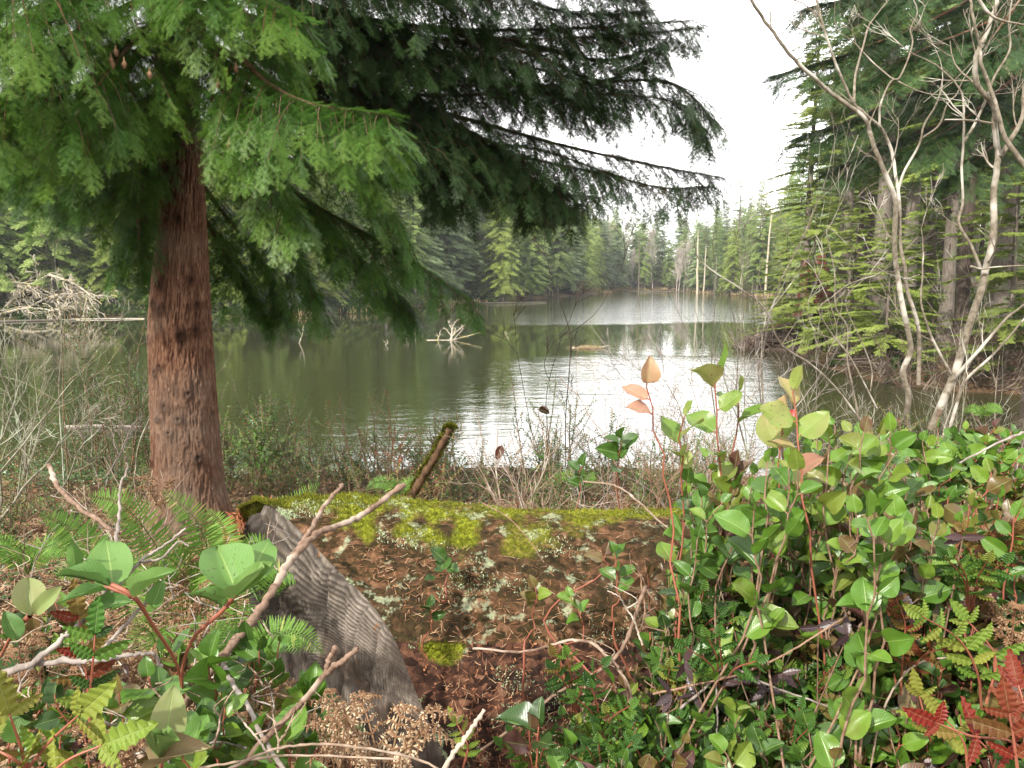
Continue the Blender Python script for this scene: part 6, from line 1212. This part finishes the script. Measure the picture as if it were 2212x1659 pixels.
for q in range(26):
    u = [1640, 1700, 1740, 1790, 1830, 1870, 1900, 1940, 1990, 2030, 2080, 2120, 2160, 2200, 2240, 2280, 1680, 1760, 1850, 1920, 2000, 2060, 2140, 2180, 1810, 1960][q]; y = 6.0+r.uniform(0, 3.2)
    if q in (2, 7, 16, 19, 23, 25): continue
    twiggy(u, 900, y, r.uniform(1.0, 1.7)*(.75 if u < 1760 else 1), 4, 600+q, 'bare pale shrub in the dense tangle behind the leafy thicket', [M_alder, M_greystick, M_lichtwig, M_brownstem][q % 4], .0065, 3, spr0=.55, crook=.17, split=3, group='bare shrubs of the tangle behind the thicket')
for q, (u, y) in enumerate([(1670, 7.6), (1795, 7.4), (2060, 8.4), (2160, 7.6)]):
    twiggy(u, 900, y, 2.9+.5*math.sin(q*2.3), 2, 660+q, 'slender upright bare sapling among the thicker stems at the right', M_alder if q % 2 else M_lichtwig, .013, 2, spread=.5, crook=.10, up=.45, spr0=.16, split=4, group='slender bare saplings at the right', name='bare_sapling', rmin=.0014)
stems([([(1222, 1010, 5.2), (1222, 900, 5.2), (1230, 800, 5.2), (1231, 721, 5.2), (1206, 640, 5.2), (1190, 600, 5.2)], .009), ([(1231, 721, 5.2), (1290, 672, 5.2), (1330, 600, 5.2)], .006), ([(1190, 980, 5.3), (1180, 860, 5.3), (1210, 740, 5.3), (1225, 705, 5.3)], .006), ([(1150, 940, 5.2), (1120, 780, 5.2), (1115, 740, 5.2)], .005)], 'thin dark bare sapling standing before the middle of the lake', M_bark_dark, 'bare_sapling', seed=9, twigs=1.6, tl=.3)
stems([([(140, 1080, 4.9), (135, 980, 4.9), (130, 900, 4.9), (128, 830, 4.9), (133, 760, 4.9), (134, 690, 4.9), (128, 640, 4.9)], .011), ([(131, 870, 4.9), (60, 830, 4.9), (0, 810, 4.9)], .006), ([(133, 850, 4.9), (180, 800, 4.9), (215, 770, 4.9)], .005), ([(330, 890, 4.6), (300, 960, 4.6), (290, 1040, 4.6)], .012)], 'slim brown bare sapling before the left shore', M_lichtwig, 'bare_sapling', seed=10, twigs=1.4, tl=.35)
# mossy broken post
o = empty('mossy_post'); m = MB(); P = curve([W(880, 1085, 4.3), W(912, 1030, 4.25), W(940, 985, 4.2), W(972, 925, 4.15)], 16); tube(m, P, np.linspace(.025, .020, 16)*(1+.16*np.sin(np.arange(16)*2.1)), sides=10); m.build('post', wood('rotting_post', (.17, .10, .055), (.06, .035, .02), 34, (.14, .15, .03), stretch=.4, dist=.01), o, True)
rr = np.random.default_rng(3); m = MB(); n = 2600; a = rr.uniform(0, 6.28, n); s = np.where(rr.random(n) < .45, 15, rr.uniform(0, 15, n)); b = np.stack([np.interp(s, np.arange(16), P[:, q]) for q in range(3)], -1); on = np.stack([np.cos(a), np.sin(a)*.5, np.abs(np.sin(a))*.6], -1); cap_ = (s == 15); b = b+on*np.where(cap_, rr.uniform(.0, .032, n), .030)[:, None]
m.inst(TRI, frames(on*.5+np.array([0, 0, .6])+rr.normal(0, .4, (n, 3)), rnd_dirs(n, rr), rr.uniform(.012, .026, n), .05), b, rr.uniform(.1, .7, n)); m.build('moss', M_moss, o); tag(o, 'leaning broken post capped with green moss on the bank', 'post')
# dead curled leaf hanging on the twigs, small far litter
for q, (u, v, d, sz, lb) in enumerate([(1163, 884, 4.3, .07, 'dark curled dead leaf on a twig over the green water'), (1085, 962, 3.8, .08, 'dark red brown shrivelled leaf hung on the pale twigs'), (1688, 915, 1.5, .04, 'small crimson lobed leaf beside the yellow green sprig')]):
    m = MB(); p = W(u, v, d); m.inst(SAL[2+q], frames(np.array([[1, 0, -.3], [-.4, 0, -1.], [.5, 0, .5]])[q:q+1], np.array([[0, -1, .5]]), sz, sz*.8), np.zeros((1, 3)), np.array([.95])); root_ = empty('withered_leaf'); sb_ = MB(); g_ = ground_pt(p[0]+.05, p[1])-p; tube(sb_, curve([g_, g_*.5+np.array([.04, 0, 0]), np.array([0, 0, -.02]), np.array([0, 0, 0])], 12), .003, .0015, 5, cap=False); sb_.build('stem', M_brownstem, root_); o = m.build('blade', leaf_mat('dead_leaf_%d' % q, [(0, (.05, .02, .015)), (1, [(.05, .02, .015), (.09, .025, .02), (.42, .02, .03)][q])], spots=False), root_, True); root_.location = p; tag(root_, lb, 'leaf')
m = MB(); p = WP(222, 925); tube(m, curve([(-1.1, 0, .02), (0, 0, .06), (1.3, .1, .0)], 8), .06, .04, 7); tube(m, curve([(-.35, 0, 0), (-.4, 0, .16), (-.28, 0, .3)], 6), .035, .015, 6); tube(m, curve([(.1, 0, .05), (.22, 0, .26), (.33, 0, .0)], 8), .05, .03, 6); o = m.build('driftwood', M_greystick); o.location = p; tag(o, 'half sunk driftwood with two white splinters left of the hemlock trunk', 'driftwood')

# ---- litter and ground cover
r = np.random.default_rng(99)
def on_ground(n, xr, yr): x = r.uniform(*xr, n); y = r.uniform(*yr, n); return np.stack([x, y, H(x, y)], -1)
m = MB(); Pg = np.concatenate([on_ground(42000, (-2.8, 1.0), (.7, 4.6)), on_ground(26000, (-5, 6), (3.0, 8.0))]); n = len(Pg); hz = r.uniform(0, 1, n)**2
Pg[:, 2] += .003+hz*.07; D_ = rnd_dirs(n, r); D_[:, 2] = np.abs(D_[:, 2])*.35
m.inst((np.array([[-.5, 0, 0], [.5, 0, 0], [.3, 1, 0], [-.3, 1, 0]], float), np.array([[0, 1, 2, 3]]), np.zeros((4, 2)), np.zeros(4)), frames(D_, np.array([0, -.4, 1.])+r.normal(0, .4, (n, 3)), r.uniform(.015, .10, n), r.uniform(.0016, .0035, n)), Pg, r.uniform(0, 1, n))
Pg = np.concatenate([on_ground(26000, (-2.8, 1.2), (.7, 4.6)), on_ground(12000, (-5, 6), (3.0, 8.0))]); n = len(Pg); Pg[:, 2] += .004+r.uniform(0, .04, n)
m.inst(CH, frames(rnd_dirs(n, r)*np.array([1, 1, .4]), np.array([0, -.4, 1.])+r.normal(0, .5, (n, 3)), r.uniform(.010, .030, n)), Pg, r.uniform(0, .8, n))
tag(m.build('leaf_litter', M_deadfern), 'dry brown needles, stalks and bits of dead fern on the ground', 'litter', kind='stuff')
m = MB(); Pg = np.concatenate([on_ground(30000, (-4.6, -1.1), (2.6, 7.5)), on_ground(26000, (-1.2, 6), (3.1, 8.4)), on_ground(5000, (-2.6, 0), (.9, 2.6))]); keep = fbm(Pg*np.array([1.1, 1.1, 0]), 3, 8) > -.05; Pg = Pg[keep]; n = len(Pg); Pg[:, 2] += .01+r.uniform(0, .13, n)*(1+fbm(Pg*np.array([2, 2, 0]), 2, 3))
m.inst(LQ, frames(rnd_dirs(n, r)*np.array([1, 1, .4])+np.array([0, 0, .15]), np.array([0, -.3, 1.])+r.normal(0, .4, (n, 3)), r.uniform(.014, .030, n)), Pg, np.clip(.35+r.normal(0, .15, n)+.3*fbm(Pg*1.3, 2, 5), 0, 1))
tag(m.build('ground_cover', M_huck), 'low green ground cover of small leaves on the bank', 'ground cover', kind='stuff')

# ================================================================ the hazy air
m = MB(); xs = (-432, 432); ys = (-52, 655); zs = (-6.2, 46)
V = [(x, y, z) for x in xs for y in ys for z in zs]
m.add(V, [[0, 1, 3, 2], [4, 6, 7, 5], [0, 4, 5, 1], [2, 3, 7, 6], [0, 2, 6, 4], [1, 5, 7, 3]])
hm = bpy.data.materials.new('haze'); hm.use_nodes = True; t = hm.node_tree; t.nodes.clear(); o_ = t.nodes.new('ShaderNodeOutputMaterial'); vs = t.nodes.new('ShaderNodeVolumePrincipled')
vs.inputs['Color'].default_value = (.95, .97, 1, 1); vs.inputs['Density'].default_value = .00036; vs.inputs['Anisotropy'].default_value = .2; t.links.new(vs.outputs[0], o_.inputs['Volume'])
hz = m.build('haze', hm); hz['kind'] = 'stuff'; hz['label'] = 'thin pale haze over the lake'
